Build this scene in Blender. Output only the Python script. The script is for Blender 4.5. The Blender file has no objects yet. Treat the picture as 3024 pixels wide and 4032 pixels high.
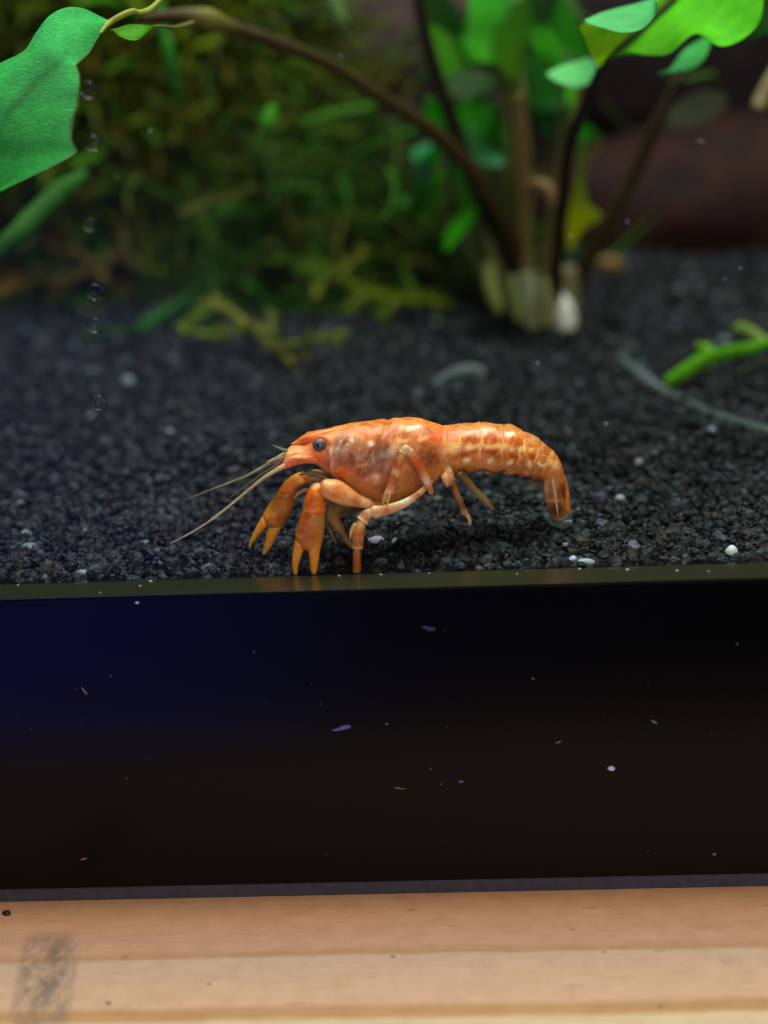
import bpy, math, random
import numpy as np
from mathutils import Vector, Matrix

# ------------------------------------------------------------------ scene, camera, light
# all build coordinates are millimetres; S turns them into metres
S = 0.001
scene = bpy.context.scene
COL = scene.collection
random.seed(7)
RNG = np.random.default_rng(7)

FPX = 6120.0                      # focal length in photograph pixels (3024 x 4032)
CAM = np.array([0.0, -155.0, 55.92])
PITCH, YAW, ROLL = 17.0, 2.3, -2.41


def cam_basis():
    p, y, r = map(math.radians, (PITCH, YAW, ROLL))
    f = np.array([-math.sin(y) * math.cos(p), math.cos(y) * math.cos(p), -math.sin(p)])
    r0 = np.cross(f, [0, 0, 1.0]); r0 /= np.linalg.norm(r0)
    u0 = np.cross(r0, f)
    R = r0 * math.cos(r) + u0 * math.sin(r)
    return R, np.cross(R, f), f


CR, CU, CF = cam_basis()
cd = bpy.data.cameras.new('camera')
cam = bpy.data.objects.new('camera', cd)
COL.objects.link(cam)
M = Matrix(((CR[0], CU[0], -CF[0], CAM[0] * S), (CR[1], CU[1], -CF[1], CAM[1] * S),
            (CR[2], CU[2], -CF[2], CAM[2] * S), (0, 0, 0, 1)))
cam.matrix_world = M
cd.sensor_fit = 'VERTICAL'
cd.sensor_height = 36.0
cd.lens = 36.0 * FPX / 4032.0
cd.clip_start = 0.01
cd.clip_end = 20.0
cd.dof.use_dof = True
cd.dof.focus_distance = 0.1735
cd.dof.aperture_fstop = 11.5
scene.camera = cam

w = bpy.data.worlds.new('World')
scene.world = w
w.use_nodes = True
w.node_tree.nodes['Background'].inputs[0].default_value = (0.10, 0.10, 0.16, 1)
w.node_tree.nodes['Background'].inputs[1].default_value = 0.10


def area(name, loc, target, sx, sy, power, color):
    l = bpy.data.lights.new(name, 'AREA')
    l.shape = 'RECTANGLE'; l.size = sx * S; l.size_y = sy * S
    l.energy = power; l.color = color
    o = bpy.data.objects.new(name, l); COL.objects.link(o)
    o.location = Vector(loc) * S
    d = Vector(target) - Vector(loc)
    o.rotation_euler = d.to_track_quat('-Z', 'Y').to_euler()
    return o


area('aquarium_led_light', (0, 85, 300), (0, 85, 0), 330, 170, 1.75, (0.93, 1.0, 0.96))
area('room_lamp', (90, -430, 190), (0, 0, 0), 240, 200, 1.35, (1.0, 0.86, 0.73))
area('blue_room_glow', (-330, -520, -170), (-20, 0, 0), 520, 300, 0.9, (0.08, 0.12, 1.0))

vs = scene.view_settings
vs.view_transform = 'Standard'; vs.look = 'None'; vs.gamma = 1.0; vs.exposure = 0.0
vs.use_curve_mapping = False
scene.cycles.use_denoising = True
scene.cycles.max_bounces = 8
scene.cycles.transparent_max_bounces = 24
scene.cycles.sample_clamp_indirect = 4.0


# ------------------------------------------------------------------ helpers
def lin(c):
    return tuple(((v / 255.0) / 12.92 if v / 255.0 <= 0.04045 else ((v / 255.0 + 0.055) / 1.055) ** 2.4) for v in c)


def ray(px, py):
    return CF + CR * ((px - 1512.0) / FPX) - CU * ((py - 2016.0) / FPX)


def project(v):
    d = np.asarray(v, float) - CAM
    k = d @ CF
    return 1512 + FPX * (d @ CR) / k, 2016 - FPX * (d @ CU) / k


def P(px, py, Y):
    """point of the plane y = Y that the photograph shows at (px, py)"""
    d = ray(px, py)
    return CAM + d * ((Y - CAM[1]) / d[1])


def ground_z(x, y):
    x = np.asarray(x, float); y = np.asarray(y, float)
    t = np.clip((y - 6) / 30.0, 0, 1)
    z = 0.05 * np.clip(y - 6, 0, None)
    z = z + t * (0.55 * np.sin(x * 0.11 + 1.3) * np.sin(y * 0.09 + 0.4) + 0.3 * np.sin(x * 0.27 + y * 0.19))
    z = z + 0.8 * np.exp(-(((x - 2.6) / 5) ** 2 + ((y - 16) / 4) ** 2))
    return z


def G(px, py):
    """point of the gravel seen at (px, py)"""
    d = ray(px, py)
    lo, hi = 150.0, 520.0
    for _ in range(50):
        m = (lo + hi) / 2
        q = CAM + d * m
        if q[2] > float(ground_z(q[0], q[1])): lo = m
        else: hi = m
    return CAM + d * hi


def pxscale(Y):
    return np.linalg.norm(P(1513, 2016, Y) - P(1512, 2016, Y))


_nz = {}


def snoise(p, freq, seed=0):
    """smooth noise in about -1..1 at points p (N,3)"""
    if seed not in _nz:
        g = np.random.default_rng(seed + 100)
        d = g.normal(size=(10, 3)); d /= np.linalg.norm(d, axis=1)[:, None]
        d *= g.uniform(0.6, 1.7, size=(10, 1))
        _nz[seed] = (d, g.uniform(0, 6.28, 10))
    d, ph = _nz[seed]
    return np.sin((p @ d.T) * freq + ph).sum(1) / 3.6


def catmull(pts, n):
    pts = np.asarray(pts, float)
    k = len(pts)
    out = []
    for u in np.linspace(0, k - 1, n):
        i = min(int(u), k - 2); f = u - i
        p0 = pts[max(i - 1, 0)]; p1 = pts[i]; p2 = pts[i + 1]; p3 = pts[min(i + 2, k - 1)]
        out.append(0.5 * ((2 * p1) + (-p0 + p2) * f + (2 * p0 - 5 * p1 + 4 * p2 - p3) * f * f + (-p0 + 3 * p1 - 3 * p2 + p3) * f ** 3))
    return np.array(out)


def mesh_obj(name, v, faces, mat, parent=None, cols=None, smooth=True, attr=None):
    """v in mm (world); with a parent, vertices are stored relative to it"""
    v = np.asarray(v, float)
    me = bpy.data.meshes.new(name)
    off = np.array(parent.location[:]) / S if parent is not None and parent.parent is None else (np.array(parent['_org'][:]) if parent is not None else np.zeros(3))
    if parent is None:
        c = v.mean(0); c[2] = v[:, 2].min()
    else:
        c = v.mean(0)
    me.from_pydata(((v - c) * S).tolist(), [], faces if isinstance(faces, list) else faces.tolist())
    if smooth:
        me.polygons.foreach_set('use_smooth', np.ones(len(me.polygons), bool))
    if cols is not None:
        a = me.color_attributes.new('Col', 'FLOAT_COLOR', 'POINT')
        cc = np.ones((len(v), 4)); cc[:, :cols.shape[1]] = cols
        a.data.foreach_set('color', cc.ravel())
    me.materials.append(mat)
    o = bpy.data.objects.new(name, me)
    COL.objects.link(o)
    org = np.array(c)
    if parent is None:
        o.location = Vector(c) * S
    else:
        o.parent = parent
        porg = np.array(parent['_org'][:])
        o.location = Vector(c - porg) * S
    o['_org'] = org.tolist()
    return o


def tag(o, label=None, cat=None, group=None, kind=None):
    if label: o['label'] = label
    if cat: o['category'] = cat
    if group: o['group'] = group
    if kind: o['kind'] = kind
    return o


def thing(name, loc, label, cat, group=None):
    o = bpy.data.objects.new(name, None)
    COL.objects.link(o)
    o.empty_display_size = 0.002
    o.location = Vector(loc) * S
    o['_org'] = [float(q) for q in loc]
    return tag(o, label, cat, group)


def ringfaces(n, m):
    i = np.arange(n - 1)[:, None]; j = np.arange(m)[None, :]
    a = i * m + j; b = i * m + (j + 1) % m
    c = (i + 1) * m + (j + 1) % m; d = (i + 1) * m + j
    return np.stack([a, b, c, d], -1).reshape(-1, 4).tolist()


def tube_geo(pts, rad, m=10, flat=1.0, flatdir=None, caps=True):
    """tube through pts (n,3) with radii; flat squeezes it along flatdir"""
    pts = np.asarray(pts, float); n = len(pts)
    tan = np.gradient(pts, axis=0); tan /= np.linalg.norm(tan, axis=1)[:, None] + 1e-9
    up = np.array(flatdir if flatdir is not None else (0.13, 1.0, 0.21), float)
    vs_, th = [], np.linspace(0, 2 * math.pi, m, endpoint=False)
    for i in range(n):
        a = np.cross(tan[i], up); a /= np.linalg.norm(a) + 1e-9
        b = np.cross(a, tan[i])
        vs_.append(pts[i] + rad[i] * (np.outer(np.cos(th), a) + flat * np.outer(np.sin(th), b)))
    v = np.concatenate(vs_); f = ringfaces(n, m)
    if caps:
        k = len(v)
        v = np.concatenate([v, [pts[0] - tan[0] * rad[0] * 0.5], [pts[-1] + tan[-1] * rad[-1] * 0.5]])
        for j in range(m):
            f.append([(j + 1) % m, j, k]); f.append([(n - 1) * m + j, (n - 1) * m + (j + 1) % m, k + 1])
    return v, f


def px_path(path, n):
    """path rows: px, py, Y, radius_px -> world points, radii, px rows"""
    q = catmull(path, n)
    pts = np.array([P(a[0], a[1], a[2]) for a in q])
    rad = np.array([max(a[3], 0.6) * pxscale(a[2]) for a in q])
    return pts, rad, q


def paint(base, px, py, blobs):
    c = base.copy()
    for (bx, by, rx, ry, ang, colr, al) in blobs:
        ca, sa = math.cos(math.radians(ang)), math.sin(math.radians(ang))
        dx = px - bx; dy = py - by
        u = (dx * ca + dy * sa) / rx; v = (-dx * sa + dy * ca) / ry
        r2 = u * u + v * v
        k = (np.exp(-1.05 * r2 ** 1.25) * al)[:, None]
        c = c * (1 - k) + np.array(lin(colr)) * k
    return c


def shell_tone(c):
    """pigment contrast of the shell: brown patches deeper, cream patches paler"""
    c = c.clip(0.002, 1)
    lum = (c * np.array([0.3, 0.5, 0.2])).sum(1)
    c = c * ((lum / 0.27) ** 0.45)[:, None]
    return c.clip(0, 0.86) ** np.array([1.0, 0.99, 1.16])


# ------------------------------------------------------------------ materials
def new_mat(name):
    m = bpy.data.materials.new(name); m.use_nodes = True
    nt = m.node_tree; nt.nodes.clear()
    out = nt.nodes.new('ShaderNodeOutputMaterial')
    return m, nt, out


def N(nt, typ, **kw):
    n = nt.nodes.new(typ)
    for k, v in kw.items():
        if k in n.inputs: n.inputs[k].default_value = v
        else: setattr(n, k, v)
    return n


def L(nt, a, b):
    nt.links.new(a, b)


def noise_fac(nt, scale, detail=4, rough=0.55, vec=None):
    n = N(nt, 'ShaderNodeTexNoise'); n.inputs['Scale'].default_value = scale
    n.inputs['Detail'].default_value = detail; n.inputs['Roughness'].default_value = rough
    if vec is not None: L(nt, vec, n.inputs['Vector'])
    return n.outputs['Fac']


def ramp(nt, fac, stops):
    r = N(nt, 'ShaderNodeValToRGB'); e = r.color_ramp.elements
    while len(e) < len(stops): e.new(0.5)
    for k, (p, c) in enumerate(stops):
        e[k].position = p; e[k].color = (*c[:3], 1)
    L(nt, fac, r.inputs['Fac'])
    return r.outputs['Color']


def mixc(nt, fac, a, b, mode='MIX'):
    m = N(nt, 'ShaderNodeMix', data_type='RGBA', blend_type=mode)
    for sock, v in ((m.inputs[0], fac), (m.inputs[6], a), (m.inputs[7], b)):
        if isinstance(v, (int, float)): sock.default_value = v
        elif isinstance(v, tuple): sock.default_value = (*v[:3], 1)
        else: L(nt, v, sock)
    return m.outputs[2]


def bump(nt, fac, dist, strength=1.0):
    b = N(nt, 'ShaderNodeBump'); b.inputs['Strength'].default_value = strength
    b.inputs['Distance'].default_value = dist
    L(nt, fac, b.inputs['Height'])
    return b.outputs['Normal']


def flesh(name, sss=0.12, rough=0.36, alpha=None, trans=0.0, spots=0.25):
    m, nt, out = new_mat(name)
    b = N(nt, 'ShaderNodeBsdfPrincipled')
    at = N(nt, 'ShaderNodeVertexColor', layer_name='Col')
    geo = N(nt, 'ShaderNodeNewGeometry')
    f = noise_fac(nt, 2600, 5, 0.65, geo.outputs['Position'])
    dark = ramp(nt, f, [(0.30, (0.72, 0.62, 0.55)), (0.52, (1, 1, 1)), (0.72, (1.18, 1.22, 1.28))])
    c = mixc(nt, spots * 3.2 if spots < 0.31 else 1.0, at.outputs['Color'], dark, 'MULTIPLY')
    L(nt, c, b.inputs['Base Color'])
    b.inputs['Roughness'].default_value = rough
    b.inputs['Subsurface Weight'].default_value = sss
    b.inputs['Subsurface Radius'].default_value = (1.0, 0.45, 0.2)
    b.inputs['Subsurface Scale'].default_value = 0.0005
    b.inputs['Specular IOR Level'].default_value = 0.3
    L(nt, bump(nt, noise_fac(nt, 4200, 4, 0.6, geo.outputs['Position']), 0.00006, 0.5), b.inputs['Normal'])
    sh = b.outputs[0]
    if trans > 0:
        tr = N(nt, 'ShaderNodeBsdfTranslucent'); L(nt, c, tr.inputs[0])
        mt = N(nt, 'ShaderNodeMixShader'); mt.inputs[0].default_value = trans
        L(nt, sh, mt.inputs[1]); L(nt, tr.outputs[0], mt.inputs[2]); sh = mt.outputs[0]
    if alpha is not None:
        t = N(nt, 'ShaderNodeBsdfTransparent')
        mx = N(nt, 'ShaderNodeMixShader'); mx.inputs[0].default_value = alpha
        L(nt, t.outputs[0], mx.inputs[1]); L(nt, sh, mx.inputs[2]); sh = mx.outputs[0]
    L(nt, sh, out.inputs[0])
    return m


def leafmat(name, rough=0.45, trans=0.45, streak=True, tint=(1.0, 1.0, 0.35), spec=0.5):
    m, nt, out = new_mat(name)
    b = N(nt, 'ShaderNodeBsdfPrincipled'); b.inputs['Roughness'].default_value = rough
    b.inputs['Specular IOR Level'].default_value = spec
    at = N(nt, 'ShaderNodeVertexColor', layer_name='Col')
    geo = N(nt, 'ShaderNodeNewGeometry')
    f = noise_fac(nt, 500, 5, 0.6, geo.outputs['Position'])
    c = mixc(nt, 0.8, at.outputs['Color'], ramp(nt, f, [(0.3, (0.72, 0.75, 0.7)), (0.7, (1.15, 1.12, 1.1))]), 'MULTIPLY')
    L(nt, c, b.inputs['Base Color'])
    if streak:
        mp = N(nt, 'ShaderNodeMapping'); mp.inputs['Scale'].default_value = (1.0, 1.0, 4.5)
        mp.inputs['Rotation'].default_value = (0, math.radians(-28), 0)
        L(nt, geo.outputs['Position'], mp.inputs['Vector'])
        sf = noise_fac(nt, 1500, 4, 0.75, mp.outputs[0])
        c = mixc(nt, 0.9, c, ramp(nt, sf, [(0.35, (0.70, 0.78, 0.66)), (0.52, (1, 1, 1)), (0.66, (1.5, 1.3, 1.5))]), 'MULTIPLY')
        L(nt, c, b.inputs['Base Color'])
        L(nt, bump(nt, noise_fac(nt, 1300, 4, 0.7, mp.outputs[0]), 0.0006, 0.8), b.inputs['Normal'])
    t = N(nt, 'ShaderNodeBsdfTranslucent')
    L(nt, mixc(nt, 1.0, c, tint, 'MULTIPLY'), t.inputs[0])
    mx = N(nt, 'ShaderNodeMixShader'); mx.inputs[0].default_value = trans
    L(nt, b.outputs[0], mx.inputs[1]); L(nt, t.outputs[0], mx.inputs[2])
    L(nt, mx.outputs[0], out.inputs[0])
    return m


def plain(name, rgb, rough=0.5, spec=0.5, metallic=0.0, vcol=False, noise=None):
    m, nt, out = new_mat(name)
    b = N(nt, 'ShaderNodeBsdfPrincipled')
    b.inputs['Base Color'].default_value = (*rgb, 1)
    b.inputs['Roughness'].default_value = rough
    b.inputs['Specular IOR Level'].default_value = spec
    b.inputs['Metallic'].default_value = metallic
    src = None
    if vcol:
        src = N(nt, 'ShaderNodeVertexColor', layer_name='Col').outputs['Color']
        L(nt, src, b.inputs['Base Color'])
    if noise:
        sc_, lo, hi, bd = noise
        geo = N(nt, 'ShaderNodeNewGeometry')
        f = noise_fac(nt, sc_, 5, 0.6, geo.outputs['Position'])
        r = ramp(nt, f, [(0.3, lo), (0.7, hi)])
        L(nt, mixc(nt, 1.0, src, r, 'MULTIPLY') if src else r, b.inputs['Base Color'])
        if bd: L(nt, bump(nt, f, bd, 0.8), b.inputs['Normal'])
    L(nt, b.outputs[0], out.inputs[0])
    return m


def glassy(name, refl=0.05, rough=0.0, tint=(1, 1, 1), fres=False):
    m, nt, out = new_mat(name)
    t = N(nt, 'ShaderNodeBsdfTransparent'); t.inputs[0].default_value = (*tint, 1)
    g = N(nt, 'ShaderNodeBsdfGlossy'); g.inputs['Roughness'].default_value = rough
    mx = N(nt, 'ShaderNodeMixShader'); mx.inputs[0].default_value = refl
    if fres:
        fr = N(nt, 'ShaderNodeFresnel'); fr.inputs['IOR'].default_value = 1.16
        L(nt, fr.outputs[0], mx.inputs[0])
    L(nt, t.outputs[0], mx.inputs[1]); L(nt, g.outputs[0], mx.inputs[2])
    L(nt, mx.outputs[0], out.inputs[0])
    return m


M_body = flesh('crayfish_shell')
M_limb = flesh('crayfish_limb', sss=0.25, rough=0.34, trans=0.22, spots=0.25)
M_thin = flesh('crayfish_thin', sss=0.15, rough=0.35, alpha=0.8, trans=0.25, spots=0.25)
M_fringe = flesh('crayfish_fringe', sss=0.0, rough=0.4, alpha=0.08, spots=0.1)
M_leaf = leafmat('leaf', spec=0.18, tint=(0.8, 1.0, 0.3))
M_leafsoft = leafmat('leaf_soft', streak=False, trans=0.55, rough=0.5, spec=0.12)
M_moss = leafmat('moss', rough=0.6, trans=0.4, streak=False, spec=0.1)
M_stem = leafmat('stem', rough=0.5, trans=0.2, streak=False, spec=0.15)
M_pane = glassy('pane_glass', 0.0035, 0.2)
M_bubble = glassy('bubble', fres=True)
M_base = plain('black_acrylic', (0.0016, 0.0016, 0.0022), 0.25, 0.13)
M_mat = plain('foam', (0.03, 0.03, 0.05), 0.85, 0.3, noise=(900, (0.028, 0.028, 0.045), (0.05, 0.05, 0.075), 0.0001))
M_back = plain('dark_back', (0.006, 0.006, 0.006), 0.7, 0.3)
M_substrate = plain('substrate', (0.006, 0.006, 0.007), 0.9, 0.2)
M_grain = plain('gravel_grain', (0.03, 0.03, 0.03), 0.5, 0.16, vcol=True, noise=(1800, (0.5, 0.5, 0.5), (1.6, 1.6, 1.6), 0.00012))
M_drift = plain('driftwood', (0.02, 0.008, 0.006), 0.8, 0.15, noise=(110, (0.003, 0.0015, 0.0015), (0.026, 0.006, 0.003), 0.0016))
M_drift2 = plain('dark_driftwood', (0.01, 0.006, 0.005), 0.85, 0.1, noise=(90, (0.002, 0.002, 0.002), (0.014, 0.008, 0.008), 0.0016))
M_rock = plain('mauve_stone', (0.05, 0.04, 0.04), 0.8, 0.3, noise=(140, (0.03, 0.024, 0.026), (0.11, 0.07, 0.06), 0.001))
M_dust = plain('dust', (0.35, 0.35, 0.5), 0.8, 0.2)
M_white = plain('white_grit', (0.62, 0.78, 0.72), 0.5, 0.4)
M_eye = None


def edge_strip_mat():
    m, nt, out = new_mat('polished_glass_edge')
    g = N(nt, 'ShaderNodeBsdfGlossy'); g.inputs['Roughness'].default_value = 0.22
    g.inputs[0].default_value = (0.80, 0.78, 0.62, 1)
    d = N(nt, 'ShaderNodeBsdfDiffuse'); d.inputs[0].default_value = (0.010, 0.012, 0.003, 1)  # olive diffuse stands in for the moss reflected in the edge
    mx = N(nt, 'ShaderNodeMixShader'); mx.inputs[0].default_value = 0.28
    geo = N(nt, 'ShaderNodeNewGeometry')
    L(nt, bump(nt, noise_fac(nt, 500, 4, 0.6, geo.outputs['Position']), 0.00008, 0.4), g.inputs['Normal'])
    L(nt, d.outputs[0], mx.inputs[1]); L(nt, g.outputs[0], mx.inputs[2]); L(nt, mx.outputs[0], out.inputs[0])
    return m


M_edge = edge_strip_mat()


def wood_mat():
    m, nt, out = new_mat('pine_wood')
    b = N(nt, 'ShaderNodeBsdfPrincipled'); b.inputs['Roughness'].default_value = 0.55
    b.inputs['Specular IOR Level'].default_value = 0.3
    geo = N(nt, 'ShaderNodeNewGeometry')
    sep = N(nt, 'ShaderNodeSeparateXYZ'); L(nt, geo.outputs['Position'], sep.inputs[0])

    def math_(op, a, bb):
        n = N(nt, 'ShaderNodeMath', operation=op)
        for i, v in enumerate((a, bb)):
            if isinstance(v, (int, float)): n.inputs[i].default_value = v
            else: L(nt, v, n.inputs[i])
        return n.outputs[0]
    # growth bands run along x; a slow wobble bends them
    st = N(nt, 'ShaderNodeMapping'); st.inputs['Scale'].default_value = (0.16, 1, 1)
    L(nt, geo.outputs['Position'], st.inputs['Vector'])
    wob = noise_fac(nt, 90, 3, 0.5, st.outputs[0])
    wob2 = noise_fac(nt, 900, 4, 0.6, st.outputs[0])
    y = math_('ADD', sep.outputs['Y'], math_('ADD', math_('MULTIPLY', math_('SUBTRACT', wob, 0.5), 0.0016), math_('MULTIPLY', math_('SUBTRACT', wob2, 0.5), 0.0009)))
    k = math_('DIVIDE', math_('MULTIPLY', y, -1.0), 0.06)          # 0 at the tank, 1 at 60 mm in front
    c = ramp(nt, k, [(0.0, lin((242, 186, 142))), (0.075, lin((238, 178, 134))), (0.115, lin((216, 168, 138))), (0.165, lin((206, 160, 130))),  # brighter first stops: light glow beside the tank painted into the wood
                     (0.190, lin((184, 140, 102))), (0.198, lin((202, 168, 142))), (0.25, lin((198, 163, 136))), (0.335, lin((192, 154, 122))),
                     (0.352, lin((172, 128, 84))), (0.372, lin((176, 132, 86))), (0.385, lin((198, 174, 138))), (0.55, lin((206, 174, 132))),
                     (0.60, lin((184, 138, 92))), (0.62, lin((210, 180, 138))), (1.0, lin((204, 170, 128)))])
    # fine grain
    fg = N(nt, 'ShaderNodeMapping'); fg.inputs['Scale'].default_value = (0.08, 1, 1)
    L(nt, geo.outputs['Position'], fg.inputs['Vector'])
    grain = noise_fac(nt, 2600, 5, 0.65, fg.outputs[0])
    c = mixc(nt, 0.55, c, ramp(nt, grain, [(0.25, (0.80, 0.74, 0.68)), (0.5, (1, 1, 1)), (0.75, (1.06, 1.07, 1.08))]), 'MULTIPLY')
    blot = noise_fac(nt, 420, 5, 0.6, geo.outputs['Position'])
    c = mixc(nt, 0.7, c, ramp(nt, blot, [(0.3, (0.86, 0.83, 0.80)), (0.6, (1, 1, 1)), (0.8, (1.05, 1.06, 1.06))]), 'MULTIPLY')
    pore = noise_fac(nt, 1700, 3, 0.6, st.outputs[0])
    c = mixc(nt, 0.8, c, ramp(nt, pore, [(0.27, (0.62, 0.55, 0.48)), (0.34, (1, 1, 1)), (0.9, (1, 1, 1))]), 'MULTIPLY')
    # grey scuffed smear of old glue
    sm = N(nt, 'ShaderNodeMapping'); sq = onwood(175, 3880)
    sm.inputs['Location'].default_value = (-sq[0] * S, -sq[1] * S, 0)
    sm.inputs['Rotation'].default_value = (0, 0, 0)
    L(nt, geo.outputs['Position'], sm.inputs['Vector'])
    sp = N(nt, 'ShaderNodeSeparateXYZ'); L(nt, sm.outputs[0], sp.inputs[0])
    sk = math_('ADD', sp.outputs['X'], math_('MULTIPLY', sp.outputs['Y'], 0.14))
    ax = math_('ABSOLUTE', sk, 0.0)
    inx = math_('SUBTRACT', 1.0, math_('MULTIPLY', math_('POWER', math_('DIVIDE', ax, 0.0034), 4.0), 1.0))
    iny = math_('SUBTRACT', 1.0, math_('POWER', math_('DIVIDE', math_('ABSOLUTE', sp.outputs['Y'], 0.0), 0.0105), 4.0))
    stn = N(nt, 'ShaderNodeMapping'); stn.inputs['Scale'].default_value = (1.5, 0.6, 1)
    L(nt, geo.outputs['Position'], stn.inputs['Vector'])
    sn = noise_fac(nt, 330, 6, 0.75, stn.outputs[0])
    snr = math_('MULTIPLY', math_('SUBTRACT', sn, 0.37), 4.0)
    mask = math_('MULTIPLY', math_('MULTIPLY', math_('MAXIMUM', inx, 0.0), math_('MAXIMUM', iny, 0.0)), math_('MINIMUM', math_('MAXIMUM', snr, 0.0), 0.85))
    c = mixc(nt, mask, c, lin((112, 96, 82)))
    # a few resin spots
    for (sx, sy, sr, scol) in SPOTS:
        vm = N(nt, 'ShaderNodeVectorMath', operation='DISTANCE')
        vm.inputs[1].default_value = (sx * S, sy * S, -36.852 * S)
        L(nt, geo.outputs['Position'], vm.inputs[0])
        kk = math_('MINIMUM', math_('MAXIMUM', math_('SUBTRACT', 1.6, math_('DIVIDE', vm.outputs['Value'], sr * S * 0.8)), 0.0), 0.85)
        c = mixc(nt, kk, c, lin(scol))
    L(nt, c, b.inputs['Base Color'])
    L(nt, bump(nt, grain, 0.00008, 0.5), b.inputs['Normal'])
    L(nt, b.outputs[0], out.inputs[0])
    return m


WZ = -36.852


def onwood(px, py):
    d = ray(px, py); t = (WZ - CAM[2]) / d[2]
    return CAM + d * t


SPOTS = []
for (a, b_, r_, c_) in ((492, 3768, 0.42, (176, 122, 72)), (427, 3950, 0.32, (70, 76, 84)), (1548, 3767, 0.28, (104, 104, 88)), (2602, 3962, 0.26, (84, 56, 40)), (822, 3875, 0.24, (122, 100, 74)), (2256, 3660, 0.24, (176, 118, 84)), (2378, 3748, 0.26, (170, 120, 78))):
    q = onwood(a, b_); SPOTS.append((q[0], q[1], r_, c_))


# ------------------------------------------------------------------ box helper
def box(x0, x1, y0, y1, z0, z1, bev=0.0):
    if bev <= 0:
        v = [(x, y, z) for x in (x0, x1) for y in (y0, y1) for z in (z0, z1)]
        f = [[0, 1, 3, 2], [4, 6, 7, 5], [0, 4, 5, 1], [2, 3, 7, 6], [0, 2, 6, 4], [1, 5, 7, 3]]
        return np.array(v, float), f
    # rounded along x-running edges (profile in y,z)
    pr = []
    for (cy, cz, a0) in ((y1 - bev, z1 - bev, 0), (y0 + bev, z1 - bev, 90), (y0 + bev, z0 + bev, 180), (y1 - bev, z0 + bev, 270)):
        for k in range(5):
            a = math.radians(a0 + 90 * k / 4)
            pr.append((cy + bev * math.cos(a), cz + bev * math.sin(a)))
    m = len(pr)
    v = [(x0, a, b_) for a, b_ in pr] + [(x1, a, b_) for a, b_ in pr]
    f = [[j, (j + 1) % m, m + (j + 1) % m, m + j] for j in range(m)] + [list(range(m))[::-1], list(range(m, 2 * m))]
    return np.array(v, float), f


# ------------------------------------------------------------------ setting: shelf, mat, aquarium
M_wood = wood_mat()
v, f = box(-260, 260, -46, 300, WZ - 18, WZ, 1.2)
o = mesh_obj('shelf', v, f, M_wood, smooth=False); tag(o, 'pale pine board under the aquarium', None, kind='structure')
v, f = box(-205, 205, 0.2, 262, WZ + 0.02, WZ + 1.75, 0.3)
o = mesh_obj('levelling_mat', v, f, M_mat, smooth=False)
tag(o, 'thin dark navy foam mat between the black tank base and the pine shelf', 'mat')

PT = 4.9     # thickness of the front pane
aq = thing('aquarium', (0, 130, WZ + 1.77), 'clear glass aquarium standing on a tall glossy black base', 'aquarium')
v, f = box(-203, 203, 0.0, 260, WZ + 1.77, -0.03, 0.25)
mesh_obj('base', v, f, M_base, aq, smooth=False)['label'] = 'glossy black base band with dust flecks'
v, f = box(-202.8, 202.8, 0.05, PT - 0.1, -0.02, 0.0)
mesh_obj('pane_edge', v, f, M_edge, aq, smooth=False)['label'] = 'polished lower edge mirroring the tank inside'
v, f = box(-202.8, 202.8, 0.05, PT - 0.1, 0.02, 240)
mesh_obj('front_pane', v, f, M_pane, aq, smooth=False)
v, f = box(-202.8, 202.8, 254, 259.5, 0.02, 240)
mesh_obj('back_pane', v, f, M_back, aq, smooth=False)
for sx in (-1, 1):
    v, f = box(sx * 202.8 - (5 if sx > 0 else 0), sx * 202.8 + (5 if sx < 0 else 0), PT, 253.9, 0.02, 240)
    mesh_obj('side_pane', v, f, M_pane, aq, smooth=False)

# substrate sheet under the grains
xs = np.linspace(-196, 196, 90); ys = np.concatenate([[PT + 0.02], np.linspace(6, 253.5, 80)])
X, Y = np.meshgrid(xs, ys)
Z = ground_z(X, Y) - 0.55
v = np.stack([X, Y, Z], -1).reshape(-1, 3)
nx = len(xs)
f = [[r * nx + c, r * nx + c + 1, (r + 1) * nx + c + 1, (r + 1) * nx + c] for r in range(len(ys) - 1) for c in range(nx - 1)]
o = mesh_obj('substrate', v, f, M_substrate); tag(o, 'dark substrate under the gravel', None, kind='structure')

# gravel grains
phi = (1 + 5 ** 0.5) / 2
ICO = np.array([(-1, phi, 0), (1, phi, 0), (-1, -phi, 0), (1, -phi, 0), (0, -1, phi), (0, 1, phi), (0, -1, -phi), (0, 1, -phi), (phi, 0, -1), (phi, 0, 1), (-phi, 0, -1), (-phi, 0, 1)])
ICO /= np.linalg.norm(ICO[0])
IF = np.array([(0, 11, 5), (0, 5, 1), (0, 1, 7), (0, 7, 10), (0, 10, 11), (1, 5, 9), (5, 11, 4), (11, 10, 2), (10, 7, 6), (7, 1, 8), (3, 9, 4), (3, 4, 2), (3, 2, 6), (3, 6, 8), (3, 8, 9), (4, 9, 5), (2, 4, 11), (6, 2, 10), (8, 6, 7), (9, 8, 1)])


def subdiv(V, Fc):
    V = [tuple(a) for a in V]; mid = {}; out = []

    def mp(a, b):
        k = (min(a, b), max(a, b))
        if k not in mid:
            q = np.array(V[a]) + np.array(V[b]); q /= np.linalg.norm(q)
            mid[k] = len(V); V.append(tuple(q))
        return mid[k]
    for a, b, c in Fc:
        x, y, z = mp(a, b), mp(b, c), mp(c, a)
        out += [(a, x, z), (b, y, x), (c, z, y), (x, y, z)]
    return np.array(V), np.array(out)


ICO2, IF2 = subdiv(ICO, IF)


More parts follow.
